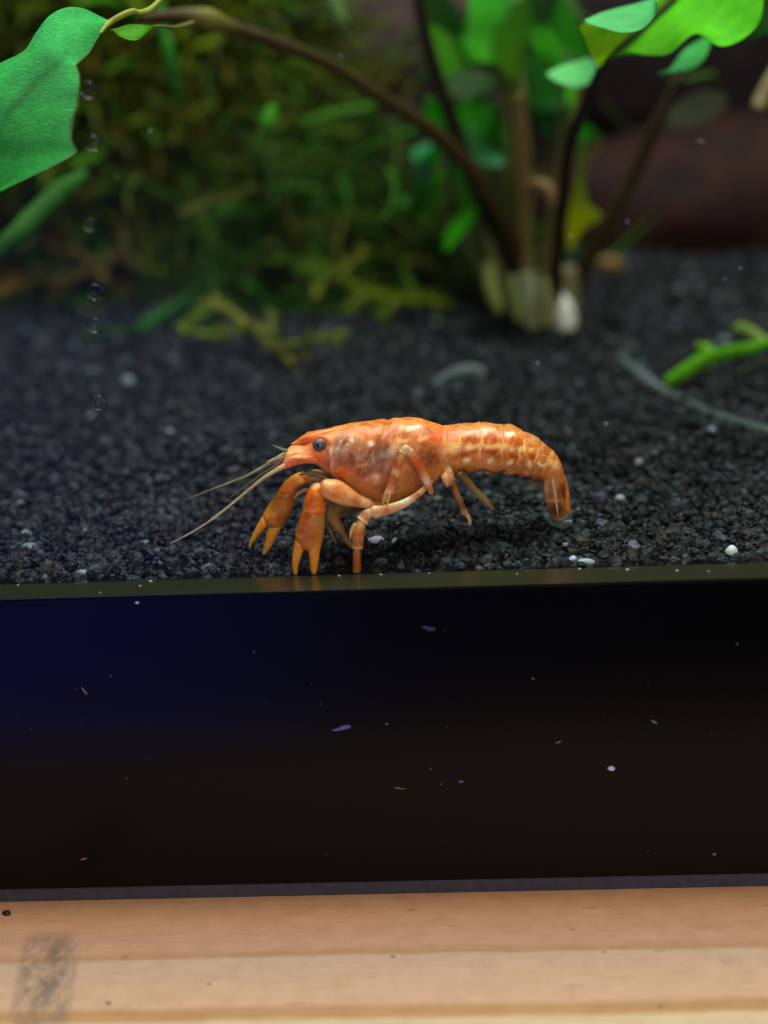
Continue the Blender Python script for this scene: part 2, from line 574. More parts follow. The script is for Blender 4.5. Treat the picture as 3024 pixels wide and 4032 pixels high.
def rand_rot(n):
    q = RNG.normal(size=(n, 4)); q /= np.linalg.norm(q, axis=1)[:, None]
    a, b, c, d = q.T
    return np.stack([np.stack([1 - 2 * (c * c + d * d), 2 * (b * c - a * d), 2 * (b * d + a * c)], -1),
                     np.stack([2 * (b * c + a * d), 1 - 2 * (b * b + d * d), 2 * (c * d - a * b)], -1),
                     np.stack([2 * (b * d - a * c), 2 * (c * d + a * b), 1 - 2 * (b * b + c * c)], -1)], 1)


def grains(cen, size, base, faces, name, cols, jit=0.22):
    n = len(cen); k = len(base)
    d = base[None] * (1 + RNG.normal(0, jit, (n, k, 1))).clip(0.45, 1.6)
    d = d * RNG.uniform(0.62, 1.15, (n, 1, 3))
    d = np.einsum('nij,nkj->nki', rand_rot(n), d) * size[:, None, None]
    d[:, :, 2] *= 0.85
    v = (d + cen[:, None, :]).reshape(-1, 3)
    v[:, 1] = np.maximum(v[:, 1], PT + 0.02)
    fc = (faces[None] + (np.arange(n) * k)[:, None, None]).reshape(-1, 3)
    o = mesh_obj(name, v, fc, M_grain, cols=np.repeat(cols, k, 0), smooth=False)
    return o


def scatter(y0, y1, dens):
    hw0, hw1 = 0.34 * (155 + y0) + 8, 0.34 * (155 + y1) + 8
    n = int(dens * (hw0 + hw1) * (y1 - y0))
    y = RNG.uniform(y0, y1, n); x = RNG.uniform(-1, 1, n) * (0.34 * (155 + y) + 8) - 4
    return x, y


def grain_cols(n):
    g = np.exp(RNG.normal(math.log(0.0072), 0.95, n)).clip(0.002, 0.11)
    tint = np.array([0.72, 1.0, 1.12]) + RNG.normal(0, 0.06, (n, 3))
    warm = RNG.random(n) < 0.07
    tint[warm] = np.array([1.15, 1.0, 0.85])
    c = g[:, None] * tint
    pale = RNG.random(n) < 0.0025
    c[pale] = np.array([0.18, 0.24, 0.25]) * RNG.uniform(0.4, 1.1, (pale.sum(), 1))
    return c


x, y = scatter(PT + 0.1, 34, 2.3)
s = np.exp(RNG.normal(math.log(0.50), 0.40, len(x))).clip(0.2, 1.15)
z = ground_z(x, y) - 0.25 + RNG.normal(0, 0.16, len(x))
near_edge = y < PT + 1.2
z[near_edge] -= 0.2
o = grains(np.stack([x, y, z], -1), s, ICO2, IF2, 'gravel', grain_cols(len(x)), 0.13)
tag(o, 'dark charcoal aquarium gravel around the crayfish', None, kind='stuff')
x, y = scatter(34, 95, 1.25)
s = np.exp(RNG.normal(math.log(0.60), 0.28, len(x))).clip(0.3, 1.1)
o = grains(np.stack([x, y, ground_z(x, y) - 0.2 + RNG.normal(0, 0.2, len(x))], -1), s, ICO, IF, 'gravel', grain_cols(len(x)))
tag(o, 'dark charcoal aquarium gravel in the middle of the tank', None, kind='stuff')
x, y = scatter(95, 252, 0.42)
s = np.exp(RNG.normal(math.log(0.95), 0.28, len(x))).clip(0.4, 1.6)
o = grains(np.stack([x, y, ground_z(x, y) - 0.2 + RNG.normal(0, 0.2, len(x))], -1), s, ICO, IF, 'gravel', grain_cols(len(x)))
tag(o, 'dark charcoal aquarium gravel at the back of the tank', None, kind='stuff')

# ------------------------------------------------------------------ crayfish
OR = (214, 108, 40); CREAM = (236, 192, 150); BROWN = (160, 74, 34); TAN = (192, 126, 80)


def z2(x, y): return 1200 + x * 0.3617, 1600 + y * 0.3617
def z3(x, y): return 1700 + x * 0.3918, 1600 + y * 0.3918
def zc(x, y): return 900 + x * 0.3617, 1850 + y * 0.3617


CRAY = thing('crayfish', P(1500, 2140, 11), 'small orange dwarf crayfish walking on the dark gravel along the glass', 'crayfish')
CRAY.location.z = 0.0; CRAY['_org'] = [CRAY['_org'][0], CRAY['_org'][1], 0.0]


def loft(name, st, mat, parent, n=60, m=28, colfn=None, base=None, blobs=(), expo=1.0, noise=0.06, disp=None, warp=4.0, nscale=1.6, net=0.0):
    """stations: ax, ay, bx, by (photo px of the two edges), half depth mm, Y"""
    q = catmull(st, n)
    th = np.linspace(0, 2 * math.pi, m, endpoint=False)
    cs, sn = np.cos(th), np.sin(th)
    cs = np.sign(cs) * np.abs(cs) ** expo; sn = np.sign(sn) * np.abs(sn) ** expo
    V, PX, T, TH = [], [], [], []
    for i, a in enumerate(q):
        A = P(a[0], a[1], a[5]); B = P(a[2], a[3], a[5])
        c = (A + B) / 2; h = (A - B) / 2
        k = np.ones(m) if disp is None else disp(i / (n - 1), th, a)
        V.append(c + np.outer(cs * k, h) + np.outer(sn * k, [0, max(a[4], 0.02), 0]))
        cx, cy = (a[0] + a[2]) / 2, (a[1] + a[3]) / 2
        PX.append(np.stack([cx + cs * (a[0] - a[2]) / 2, cy + cs * (a[1] - a[3]) / 2], -1))
        T.append(np.full(m, i / (n - 1))); TH.append(th)
    c0, c1 = V[0].mean(0), V[-1].mean(0)
    V = np.concatenate(V + [c0[None], c1[None]]); PX = np.concatenate(PX + [PX[0].mean(0)[None], PX[-1].mean(0)[None]])
    T = np.concatenate(T + [[0, 1]]); TH = np.concatenate(TH + [[0, 0]])
    f = ringfaces(n, m); k = n * m
    for j in range(m):
        f.append([(j + 1) % m, j, k]); f.append([(n - 1) * m + j, (n - 1) * m + (j + 1) % m, k + 1])
    yc = np.concatenate([np.repeat(q[:, 5], m), [q[0, 5], q[-1, 5]]])
    Vn = V.copy(); Vn[:, 1] = yc - np.abs(V[:, 1] - yc)       # both flanks carry the same pattern
    PX = np.stack(project(Vn), -1)
    PX = PX + warp * np.stack([snoise(Vn, 2.4, 14) + 0.6 * snoise(Vn, 6.0, 15), snoise(Vn, 2.6, 16) + 0.6 * snoise(Vn, 6.5, 17)], -1)
    if colfn is not None: c = colfn(PX[:, 0], PX[:, 1], T, TH)
    else: c = np.tile(np.array(lin(base)), (len(V), 1))
    c = paint(c, PX[:, 0], PX[:, 1], blobs)
    if net:
        rd = np.exp(-(snoise(Vn, 2.3, 18) / 0.16) ** 2) * 0.6 + np.exp(-(snoise(Vn, 4.6, 19) / 0.16) ** 2) * 0.4
        hide = np.clip((1890 - PX[:, 1]) / 60, 0, 1) * np.clip((PX[:, 0] - 1290) / 40, 0.25, 1)
        k = (net * rd * hide)[:, None]
        c = c * (1 - k) + np.array(lin((238, 192, 150))) * k
        dk = np.clip(snoise(Vn, 3.2, 20) - 0.45, 0, 1)[:, None] * 0.5
        c = c * (1 - dk) + np.array(lin((168, 78, 34))) * dk
    if noise:
        nn = snoise(V, nscale, 3) * 0.6 + snoise(V, nscale * 2.7, 4) * 0.4
        c = c * (1 + noise * nn)[:, None] * (1 + np.outer(nn, [-0.0, 0.05, 0.08]))
    c = shell_tone(c)
    return mesh_obj(name, V, f, mat, parent, cols=c)


# --- body: head, carapace, abdomen as one continuous shell
YB = lambda px: 10.6 + (px - 1150) * 0.0062
rows = []
for (ax, ay, bx, by, wd) in (
        (1116, 1812, 1118, 1834, 0.45), (1124, 1782, 1128, 1843, 0.95), (1142, 1760, 1150, 1838, 1.3), (1170, 1750, 1180, 1824, 1.55), (1200, 1744, 1212, 1816, 1.75),
        (1232, 1722, 1242, 1822, 2.05), (1262, 1700, 1272, 1845, 2.45), (1292, 1690, 1300, 1866, 2.9), (1330, 1680, 1336, 1890, 3.3), (1380, 1671, 1388, 1935, 3.7),
        (1431, 1663, 1445, 1972, 4.0), (1511, 1654, 1520, 1990, 4.2), (1580, 1648, 1590, 1978, 4.2), (1634, 1649, 1648, 1946, 4.1), (1677, 1658, 1694, 1914, 3.9),
        (1721, 1673, 1735, 1882, 3.6), (1750, 1678, 1762, 1866, 3.4), (1779, 1678, 1784, 1858, 3.3), (1818, 1671, 1826, 1852, 3.35), (1876, 1670, 1884, 1852, 3.4),
        (1912, 1667, 1922, 1853, 3.4), (1966, 1676, 1966, 1857, 3.4), (2013, 1676, 2002, 1862, 3.3), (2060, 1700, 2034, 1868, 3.15), (2111, 1722, 2066, 1873, 3.0),
        (2151, 1756, 2094, 1880, 2.8), (2190, 1790, 2118, 1886, 2.5), (2212, 1832, 2140, 1896, 2.3), (2224, 1870, 2150, 1910, 2.1)):
    rows.append((ax, ay, bx, by, wd, YB(ax)))
NS = len(rows)
SEG = [1763, 1815, 1894, 1980, 2050, 2108, 2160, 2215]


def segpos(cx):
    """0..1 inside the abdominal ring that a section at top-edge px belongs to, or -1"""
    for a, b in zip(SEG[:-1], SEG[1:]):
        if a <= cx < b: return (cx - a) / (b - a)
    return -1.0


def body_disp(t, th, a):
    k = np.ones(len(th))
    cx = (a[0] + a[2]) / 2
    mid = a[0] * 0.65 + a[2] * 0.35
    u = segpos(mid)
    up = (np.cos(th) + 1) / 2
    if u >= 0:
        k = k * (1 + 0.055 * (u - 0.45) * up + 0.012 * np.sin(u * 6.28))
        # pleura: each ring ends below in a rounded lobe
        low = np.clip(-np.cos(th) - 0.55, 0, 1) / 0.45
        k = k * (1 + low * (0.13 * math.sin(math.pi * min(max(u, 0), 1)) - 0.07))
    # cervical groove, slanting across the carapace side
    side = np.abs(np.sin(th))
    py = (a[1] + a[3]) / 2 + np.cos(th) * (a[1] - a[3]) / 2
    gx = 1512 - (py - 1690) * 0.62
    g = np.exp(-((cx - gx) / 11.0) ** 2) * np.clip((1830 - py) / 60, 0, 1)
    k = k * (1 - 0.035 * g)
    # border of the carapace at the back
    k = k * (1 - 0.03 * np.exp(-((mid - 1748) / 9.0) ** 2))
    # mouth-side edge of the head
    g2 = np.exp(-((cx - 1292 - (py - 1780) * 0.12) / 7.0) ** 2) * np.clip((py - 1700) / 60, 0, 1)
    k = k * (1 - 0.03 * g2)
    # soft unevenness
    k = k * (1 + 0.006 * np.sin(th * 5 + cx * 0.05) + 0.005 * np.sin(cx * 0.11 + th * 2))
    return k


def body_col(px, py, T, TH):
    h = np.clip((py - 1650) / 330.0, 0, 1)[:, None]
    top = np.array(lin((216, 122, 56))); mid = np.array(lin((198, 122, 84))); bot = np.array(lin((184, 118, 72)))
    c = np.where(h < 0.5, top + (mid - top) * h * 2, mid + (bot - mid) * (h - 0.5) * 2)
    ab = np.clip((px - 1770) / 25, 0, 1)[:, None]
    c = c * (1 - ab) + np.array(lin((206, 122, 62))) * ab
    hd = np.clip((1300 - px) / 40, 0, 1)[:, None]
    c = c * (1 - hd) + np.array(lin((226, 132, 78))) * hd
    return c


B = []
def b2(x, y, rx, ry, ang, colr, al=0.85): B.append((*z2(x, y), rx * .3617, ry * .3617, ang, colr, al))
def b3(x, y, rx, ry, ang, colr, al=0.85): B.append((*z3(x, y), rx * .3918, ry * .3918, ang, colr, al))


b2(300, 290, 260, 45, -12, (214, 140, 58), 0.7)
b2(380, 440, 110, 105, 0, (146, 108, 96), 0.9); b2(520, 400, 95, 85, -20, (156, 118, 104), 0.85)
b2(330, 540, 60, 70, 0, (170, 132, 106), 0.7)
b2(450, 375, 48, 42, 0, (150, 76, 52), 0.9); b2(510, 360, 16, 40, -10, (226, 190, 168), 0.7); b2(470, 425, 38, 12, -30, (230, 196, 178), 0.7); b2(395, 380, 14, 26, 10, (228, 190, 160), 0.6)
b2(300, 490, 12, 34, 0, (232, 200, 176), 0.6); b2(360, 470, 14, 12, 0, (212, 178, 160), 0.5); b2(415, 480, 20, 10, -30, (214, 182, 166), 0.5)
b2(560, 570, 165, 115, -18, (146, 64, 24), 1.0); b2(620, 470, 100, 60, -30, (160, 78, 36), 0.9)
b2(720, 300, 140, 50, -8, (218, 112, 46), 0.9); b2(740, 195, 150, 28, -6, (206, 112, 36), 0.8); b2(930, 290, 90, 70, -35, (208, 96, 42), 0.9)
b2(800, 330, 12, 95, 33, (236, 170, 122), 0.75)
b2(790, 590, 185, 160, -30, (140, 78, 68), 1.0); b2(840, 480, 110, 100, -30, (130, 70, 56), 0.95); b2(760, 700, 110, 60, -25, (168, 98, 88), 0.7)
b2(850, 590, 16, 95, 42, (128, 66, 60), 0.5)
b2(950, 480, 55, 75, 10, (196, 172, 150), 0.85); b2(725, 400, 30, 22, 0, (240, 222, 212), 0.9); b2(690, 400, 60, 28, 0, (196, 140, 112), 0.4)  # the small near-white blob is a painted glint
b2(905, 660, 50, 60, 0, (190, 140, 128), 0.7); b2(760, 780, 70, 55, 0, (218, 182, 164), 0.7)
b2(590, 660, 95, 18, -32, (216, 138, 108), 0.7)
b2(1190, 240, 95, 34, 6, (238, 206, 192), 0.85); b2(1100, 160, 160, 22, 2, (222, 130, 66), 0.7)
b2(1040, 250, 26, 60, 20, (236, 180, 110), 0.7); b2(1100, 290, 42, 32, 0, (202, 104, 54), 0.8); b2(1225, 325, 62, 32, 20, (206, 112, 66), 0.8)
b2(1170, 410, 58, 48, 0, (200, 116, 66), 0.8); b2(1050, 370, 95, 26, 0, (228, 184, 146), 0.7); b2(1290, 350, 60, 30, -30, (232, 186, 136), 0.7); b2(1270, 450, 60, 26, 20, (226, 178, 128), 0.6)
b2(980, 385, 50, 24, 0, (206, 122, 74), 0.6)
b2(1420, 320, 85, 85, 0, (242, 84, 30), 0.95); b2(1330, 255, 55, 40, 20, (214, 128, 92), 0.5); b2(1560, 310, 70, 60, 0, (236, 96, 46), 0.85)
b2(1360, 545, 140, 140, 10, (152, 76, 46), 0.98); b2(1390, 690, 100, 80, 0, (184, 112, 66), 0.6); b2(1290, 470, 60, 40, 0, (176, 110, 74), 0.5)
b2(1500, 560, 36, 190, 8, (214, 152, 102), 0.7)
b2(1150, 850, 170, 130, 0, (172, 106, 62), 0.7); b2(1140, 740, 40, 40, 0, (158, 84, 48), 0.6)
b2(620, 880, 220, 90, 12, (186, 116, 74), 0.6); b2(430, 720, 105, 36, 0, (222, 96, 42), 0.9); b2(420, 640, 110, 50, 0, (206, 124, 62), 0.6)
b2(300, 650, 26, 110, 0, (238, 170, 136), 0.8); b2(120, 570, 85, 42, 6, (228, 92, 38), 0.85); b2(235, 600, 45, 60, 0, (214, 110, 50), 0.6)
b2(40, 600, 90, 26, 0, (206, 104, 48), 0.8)
B.append((1150, 1780, 46, 10, 4, (240, 172, 132), 0.7)); B.append((1196, 1786, 40, 8, 4, (242, 186, 146), 0.6)); B.append((1130, 1812, 18, 22, 0, (240, 164, 132), 0.6))
B.append((1260, 1728, 44, 16, -10, (232, 140, 80), 0.7))
# abdomen
b3(440, 240, 340, 36, 0, (196, 112, 76), 0.7); b3(330, 262, 66, 30, 4, (216, 172, 140), 0.8); b3(445, 268, 70, 22, 8, (246, 150, 128), 0.7); b3(570, 248, 75, 34, 4, (232, 196, 172), 0.85)
b3(785, 270, 46, 24, 0, (246, 222, 202), 0.95); b3(1000, 330, 48, 34, 30, (214, 160, 118), 0.85); b3(235, 275, 26, 18, 0, (240, 120, 110), 0.7); b3(180, 320, 48, 42, 0, (240, 96, 46), 0.8)
for (x_, y_, rx, ry, an) in ((380, 335, 100, 40, 0), (600, 330, 105, 45, 0), (850, 360, 70, 50, 8), (1000, 430, 40, 40, 20)):
    b3(x_, y_, rx, ry, an, (196, 82, 22), 0.95)
for (x_, y_, rx, ry, an) in ((225, 420, 58, 60, 0), (395, 412, 90, 30, -6), (620, 408, 100, 28, 0), (810, 420, 45, 28, 5), (905, 428, 32, 30, 0), (1000, 440, 34, 28, 10)):
    b3(x_, y_, rx, ry, an, (238, 190, 126), 0.85)
for (x_, y_, rx, ry, an) in ((370, 482, 150, 36, -8), (610, 468, 100, 40, 4), (840, 492, 70, 46, 6), (1010, 510, 62, 48, 10)):
    b3(x_, y_, rx, ry, an, (190, 76, 10), 1.0)
for (x_, y_, rx, ry, an) in ((360, 548, 34, 22, 8), (585, 546, 34, 28, -10), (795, 562, 40, 32, 20), (975, 585, 34, 30, -15), (1110, 588, 40, 20, 20)):
    b3(x_, y_, rx, ry, an, (246, 206, 164), 0.9)
for x_, y_, an in ((286, 400, 4), (495, 400, 2), (712, 400, 2), (905, 420, 10), (1070, 480, 16), (1165, 560, 24)):
    b3(x_, y_, 13, 150, an, (238, 178, 120), 0.75)
b3(1160, 450, 70, 60, 40, (176, 96, 52), 0.8); b3(1230, 530, 70, 40, 25, (184, 98, 48), 0.8); b3(950, 320, 26, 46, -10, (188, 92, 50), 0.6)
b3(1230, 600, 60, 60, 0, (216, 164, 124), 0.8); b3(1200, 700, 50, 60, 0, (196, 130, 88), 0.7); b3(1320, 660, 40, 90, 10, (190, 112, 70), 0.7)
b3(500, 600, 380, 24, 2, (206, 146, 90), 0.6); b3(840, 610, 240, 26, 4, (176, 122, 86), 0.7)

body = loft('body', rows, M_body, CRAY, n=420, m=150, colfn=body_col, blobs=B, expo=0.94, noise=0.16, disp=body_disp, nscale=2.0, warp=5.0, net=0.30)

# --- rostrum, the pointed ridge between the eyes
YH = YB(1200)
loft('rostrum', [(1146, 1747, 1147, 1751, 0.06, YH), (1162, 1737, 1166, 1750, 0.35, YH), (1185, 1719, 1190, 1746, 0.65, YH), (1222, 1702, 1228, 1740, 0.95, YH), (1262, 1693, 1266, 1736, 0.85, YH), (1300, 1688, 1302, 1730, 0.6, YH), (1340, 1684, 1342, 1712, 0.3, YH), (1370, 1682, 1372, 1690, 0.05, YH)],
     M_body, CRAY, n=60, m=30, base=(224, 126, 62), blobs=[(1200, 1722, 40, 10, -20, (206, 104, 50), .7), (1300, 1690, 60, 8, -10, (214, 148, 70), .6), (1160, 1745, 12, 6, 0, (240, 170, 120), .6)], noise=0.1)

# --- eyes on short stalks
M_eye = flesh('crayfish_eye', sss=0.0, rough=0.22, spots=0.1)
for side, (ex, ey) in ((-1, (1258, 1754)), (1, (1220, 1722))):
    Ye = YB(1250) + side * 2.35
    c0 = P(ex, ey, Ye)
    r = 0.74
    V, Fc = subdiv(*subdiv(*subdiv(ICO, IF)))
    ax_ = np.array([-0.12, side * 1.0, 0.22]) if side < 0 else np.array([-0.1, 1.0, 0.3]); ax_ /= np.linalg.norm(ax_)
    d = V @ ax_
    # dark facet spot at the outer pole, blue-grey cornea, paler rim
    k = np.clip((d - 0.93) / 0.035, 0, 1)[:, None]
    rim = np.clip((0.32 - d) / 0.3, 0, 1)[:, None]
    c = np.array(lin((74, 80, 80))) * (1 - k) + np.array(lin((14, 16, 18))) * k
    c = c * (1 - rim) + np.array(lin((54, 50, 48))) * rim
    hi = np.clip((V @ np.array([-0.2, side * .55, 0.8]) - 0.8) / 0.15, 0, 1)[:, None]
    e = mesh_obj('eye', c0 + V * r * np.array([1.0, 0.85, 0.9]), [list(t) for t in Fc], M_eye, CRAY, cols=c)
    pts = np.array([c0 + np.array([0.5, -side * 1.3, -0.05]), c0 + np.array([0.2, -side * 0.55, 0]), c0 + np.array([0.02, -side * 0.15, 0])])
    v, f = tube_geo(catmull(pts, 10), np.linspace(0.62, 0.72, 10), 20)
    mesh_obj('stalk', v, f, M_limb, e, cols=np.tile(np.array(lin((214, 132, 84))), (len(v), 1)))
# raised rim round the eye socket
for side in (-1, 1):
    th = np.linspace(math.radians(-70), math.radians(160), 26)
    pts = [P(1262 + 34 * math.cos(a), 1754 - 33 * math.sin(a), YB(1250) + side * (1.75 + 0.25 * math.cos(a))) for a in th]
    v, f = tube_geo(np.array(pts), np.full(26, 0.26) * np.sin(np.linspace(0.15, math.pi - 0.15, 26)) ** 0.5, 12)
    mesh_obj('eye_socket_rim', v, f, M_body, CRAY, cols=np.tile(np.array(lin((228, 130, 72))), (len(v), 1)))


def limb(name, path, mat, parent, n=40, m=16, base=TAN, blobs=(), flat=1.0, noise=0.12, ring=None):
    pts, rad, q = px_path(path, n)
    v, f = tube_geo(pts, rad, m, flat)
    px = np.repeat(q[:, 0], m); py = np.repeat(q[:, 1], m)
    px = np.concatenate([px, [q[0, 0], q[-1, 0]]]); py = np.concatenate([py, [q[0, 1], q[-1, 1]]])
    c = paint(np.tile(np.array(lin(base)), (len(v), 1)), px, py, blobs)
    nn = snoise(v, 2.2, 5) * 0.6 + snoise(v, 6.0, 6) * 0.4
    c = c * (1 + noise * nn)[:, None] * (1 + np.outer(nn, [0, 0.06, 0.08]))
    c = shell_tone(c) if mat in (M_limb, M_thin) else c.clip(0, 1)
    return mesh_obj(name, v, f, mat, parent, cols=c)


# --- antennae with their stout bases
near_an = limb('antenna', [(1122, 1834, 8.6, 11), (1090, 1850, 8.2, 9), (1036, 1884, 7.8, 6.6), (958, 1947, 7.4, 5.4), (881, 2010, 7.0, 4.6), (809, 2063, 6.8, 4.0), (737, 2106, 6.7, 3.0), (669, 2140, 6.6, 1.6)], M_limb, CRAY, n=70, base=(176, 164, 138), blobs=[(1122, 1834, 26, 26, 0, (226, 150, 116), .8), (669, 2140, 90, 60, 0, (160, 156, 142), .8)])
far_an = limb('antenna', [(1128, 1800, 13.0, 13), (1090, 1812, 13.6, 12), (1060, 1827, 14.5, 8), (1010, 1853, 15.5, 5.5), (958, 1880, 16.5, 4.4), (843, 1923, 19, 2.8), (737, 1966, 22, 1.4)], M_limb, CRAY, n=60, base=(170, 160, 126), blobs=[(1128, 1800, 30, 30, 0, (216, 160, 122), .8)])
limb('antennule', [(1120, 1812, 10.6, 7), (1070, 1842, 10.8, 4.2), (1010, 1882, 11.2, 3.2), (950, 1926, 11.8, 2.0), (905, 1958, 12.4, 1.2)], M_thin, CRAY, n=40, base=(140, 130, 96))
limb('antennule', [(1134, 1776, 10.2, 8), (1112, 1770, 10.2, 6), (1094, 1762, 10.3, 3.6), (1074, 1752, 10.4, 1.4)], M_thin, CRAY, n=24, base=(140, 142, 126))
limb('antennule', [(1136, 1782, 11.6, 8), (1108, 1792, 11.8, 6), (1084, 1804, 12.0, 3.4), (1050, 1818, 12.4, 1.4)], M_thin, CRAY, n=24, base=(196, 186, 150))
for Ya, dy in ((8.9, 0), (12.7, -12)):
    loft('antenna_scale', [(1108, 1834 + dy, 1112, 1842 + dy, 0.12, Ya), (1124, 1806 + dy, 1132, 1842 + dy, 0.42, Ya), (1160, 1792 + dy, 1172, 1830 + dy, 0.62, Ya), (1205, 1790 + dy, 1215, 1824 + dy, 0.7, Ya), (1250, 1790 + dy, 1254, 1828 + dy, 0.5, Ya)], M_limb, CRAY, n=40, m=20,
         base=(226, 128, 80), blobs=[(1190, 1810, 40, 8, 0, (206, 100, 50), .8), (1235, 1795, 30, 16, 0, (230, 92, 40), .8), (1120, 1826, 20, 14, 0, (240, 160, 130), .7), (1170, 1796, 30, 6, 0, (240, 178, 140), .6)])


# --- claws
def claw(arm, carpus, palm, fixed, dactyl, cb, side):
    root = loft('claw', palm, M_limb, CRAY, n=60, m=36, base=cb['palm'], blobs=cb.get('palm_b', ()), noise=0.14, nscale=2.2)
    root['label'] = side
    loft('fixed_finger', fixed, M_limb, root, n=44, m=24, base=cb['finger'], blobs=cb.get('fin_b', ()), noise=0.12)
    loft('moving_finger', dactyl, M_limb, root, n=44, m=24, base=cb['finger'], blobs=cb.get('fin_b', ()), noise=0.12)
    loft('wrist', carpus, M_limb, CRAY, n=44, m=30, base=cb['carpus'], blobs=cb.get('car_b', ()), noise=0.14)
    loft('claw_arm', arm, M_limb, CRAY, n=50, m=30, base=cb['arm'], blobs=cb.get('arm_b', ()), noise=0.14)


def S4(*r):
    return [(*zc(a, b), *zc(c, d), w_, Y_) for (a, b, c, d, w_, Y_) in r]


# near claw
claw(
    arm=S4((985, 160, 1000, 250, 0.75, 7.0), (1040, 108, 1032, 292, 1.1, 7.0), (1110, 106, 1090, 325, 1.25, 7.0), (1190, 112, 1200, 372, 1.25, 7.1), (1290, 168, 1330, 398, 1.15, 7.3), (1420, 268, 1440, 410, 0.95, 7.6), (1540, 325, 1530, 420, 0.8, 8.2), (1620, 350, 1620, 430, 0.75, 9.4), (1760, 330, 1760, 410, 0.7, 11.5)),
    carpus=S4((1005, 150, 1022, 222, 0.7, 7.0), (940, 150, 1012, 240, 1.0, 7.0), (885, 195, 1030, 275, 1.2, 6.9), (830, 300, 1048, 350, 1.3, 6.8), (812, 380, 1056, 410, 1.32, 6.8), (806, 440, 1058, 446, 1.25, 6.7), (830, 460, 1030, 462, 0.8, 6.7)),
    palm=S4((830, 430, 1030, 432, 0.8, 6.75), (802, 448, 1046, 452, 1.15, 6.75), (782, 500, 1052, 500, 1.32, 6.75), (752, 590, 1050, 590, 1.38, 6.7), (728, 670, 1044, 670, 1.3, 6.65), (724, 730, 1032, 740, 1.15, 6.6), (740, 800, 1016, 810, 0.95, 6.5), (790, 850, 996, 860, 0.7, 6.4), (850, 880, 985, 885, 0.5, 6.4)),
    fixed=S4((845, 790, 1020, 790, 0.7, 6.4), (858, 850, 1004, 850, 0.75, 6.35), (870, 920, 992, 920, 0.66, 6.2), (880, 1010, 980, 1010, 0.52, 6.0), (890, 1090, 966, 1090, 0.38, 5.8), (915, 1150, 944, 1150, 0.16, 5.7), (928, 1164, 934, 1164, 0.04, 5.65)),
    dactyl=S4((735, 730, 840, 800, 0.5, 6.5), (722, 775, 830, 830, 0.66, 6.4), (706, 850, 818, 870, 0.62, 6.3), (694, 950, 790, 960, 0.52, 6.1), (690, 1050, 762, 1050, 0.4, 5.9), (704, 1130, 750, 1130, 0.22, 5.75), (722, 1164, 736, 1164, 0.05, 5.65)),
    cb=dict(palm=(206, 122, 48), palm_b=[(*zc(840, 570), 42, 62, 20, (200, 96, 32), .8), (*zc(980, 590), 34, 58, 6, (196, 142, 82), .9), (*zc(760, 730), 26, 12, 20, (236, 150, 50), .8), (*zc(940, 760), 34, 30, 0, (208, 122, 52), .6)],
            finger=(214, 142, 48), fin_b=[(*zc(780, 800), 40, 22, 0, (226, 124, 44), .8), (*zc(720, 1160), 20, 30, 0, (206, 166, 66), .8), (*zc(935, 1160), 20, 34, 0, (206, 160, 66), .8)],
            carpus=(228, 118, 44), car_b=[(*zc(960, 160), 26, 16, -20, (238, 176, 128), .8), (*zc(870, 400), 22, 40, 0, (236, 104, 34), .6), (*zc(1000, 300), 22, 40, 0, (232, 138, 58), .6), (*zc(950, 440), 60, 5, 0, (240, 160, 100), .7)],
            arm=(222, 152, 100), arm_b=[(*zc(1190, 260), 44, 34, 20, (222, 132, 58), .8), (*zc(1400, 330), 26, 22, 20, (192, 104, 60), .85), (*zc(1290, 330), 24, 30, 20, (230, 178, 138), .7), (*zc(1010, 160), 12, 18, 20, (226, 110, 80), .8), (*zc(1130, 330), 50, 10, 25, (244, 184, 120), .7), (*zc(1080, 150), 20, 14, 0, (240, 190, 150), .7), (*zc(1480, 340), 30, 30, 0, (232, 186, 150), .8)]),
    side='orange pincer resting beside the glass')
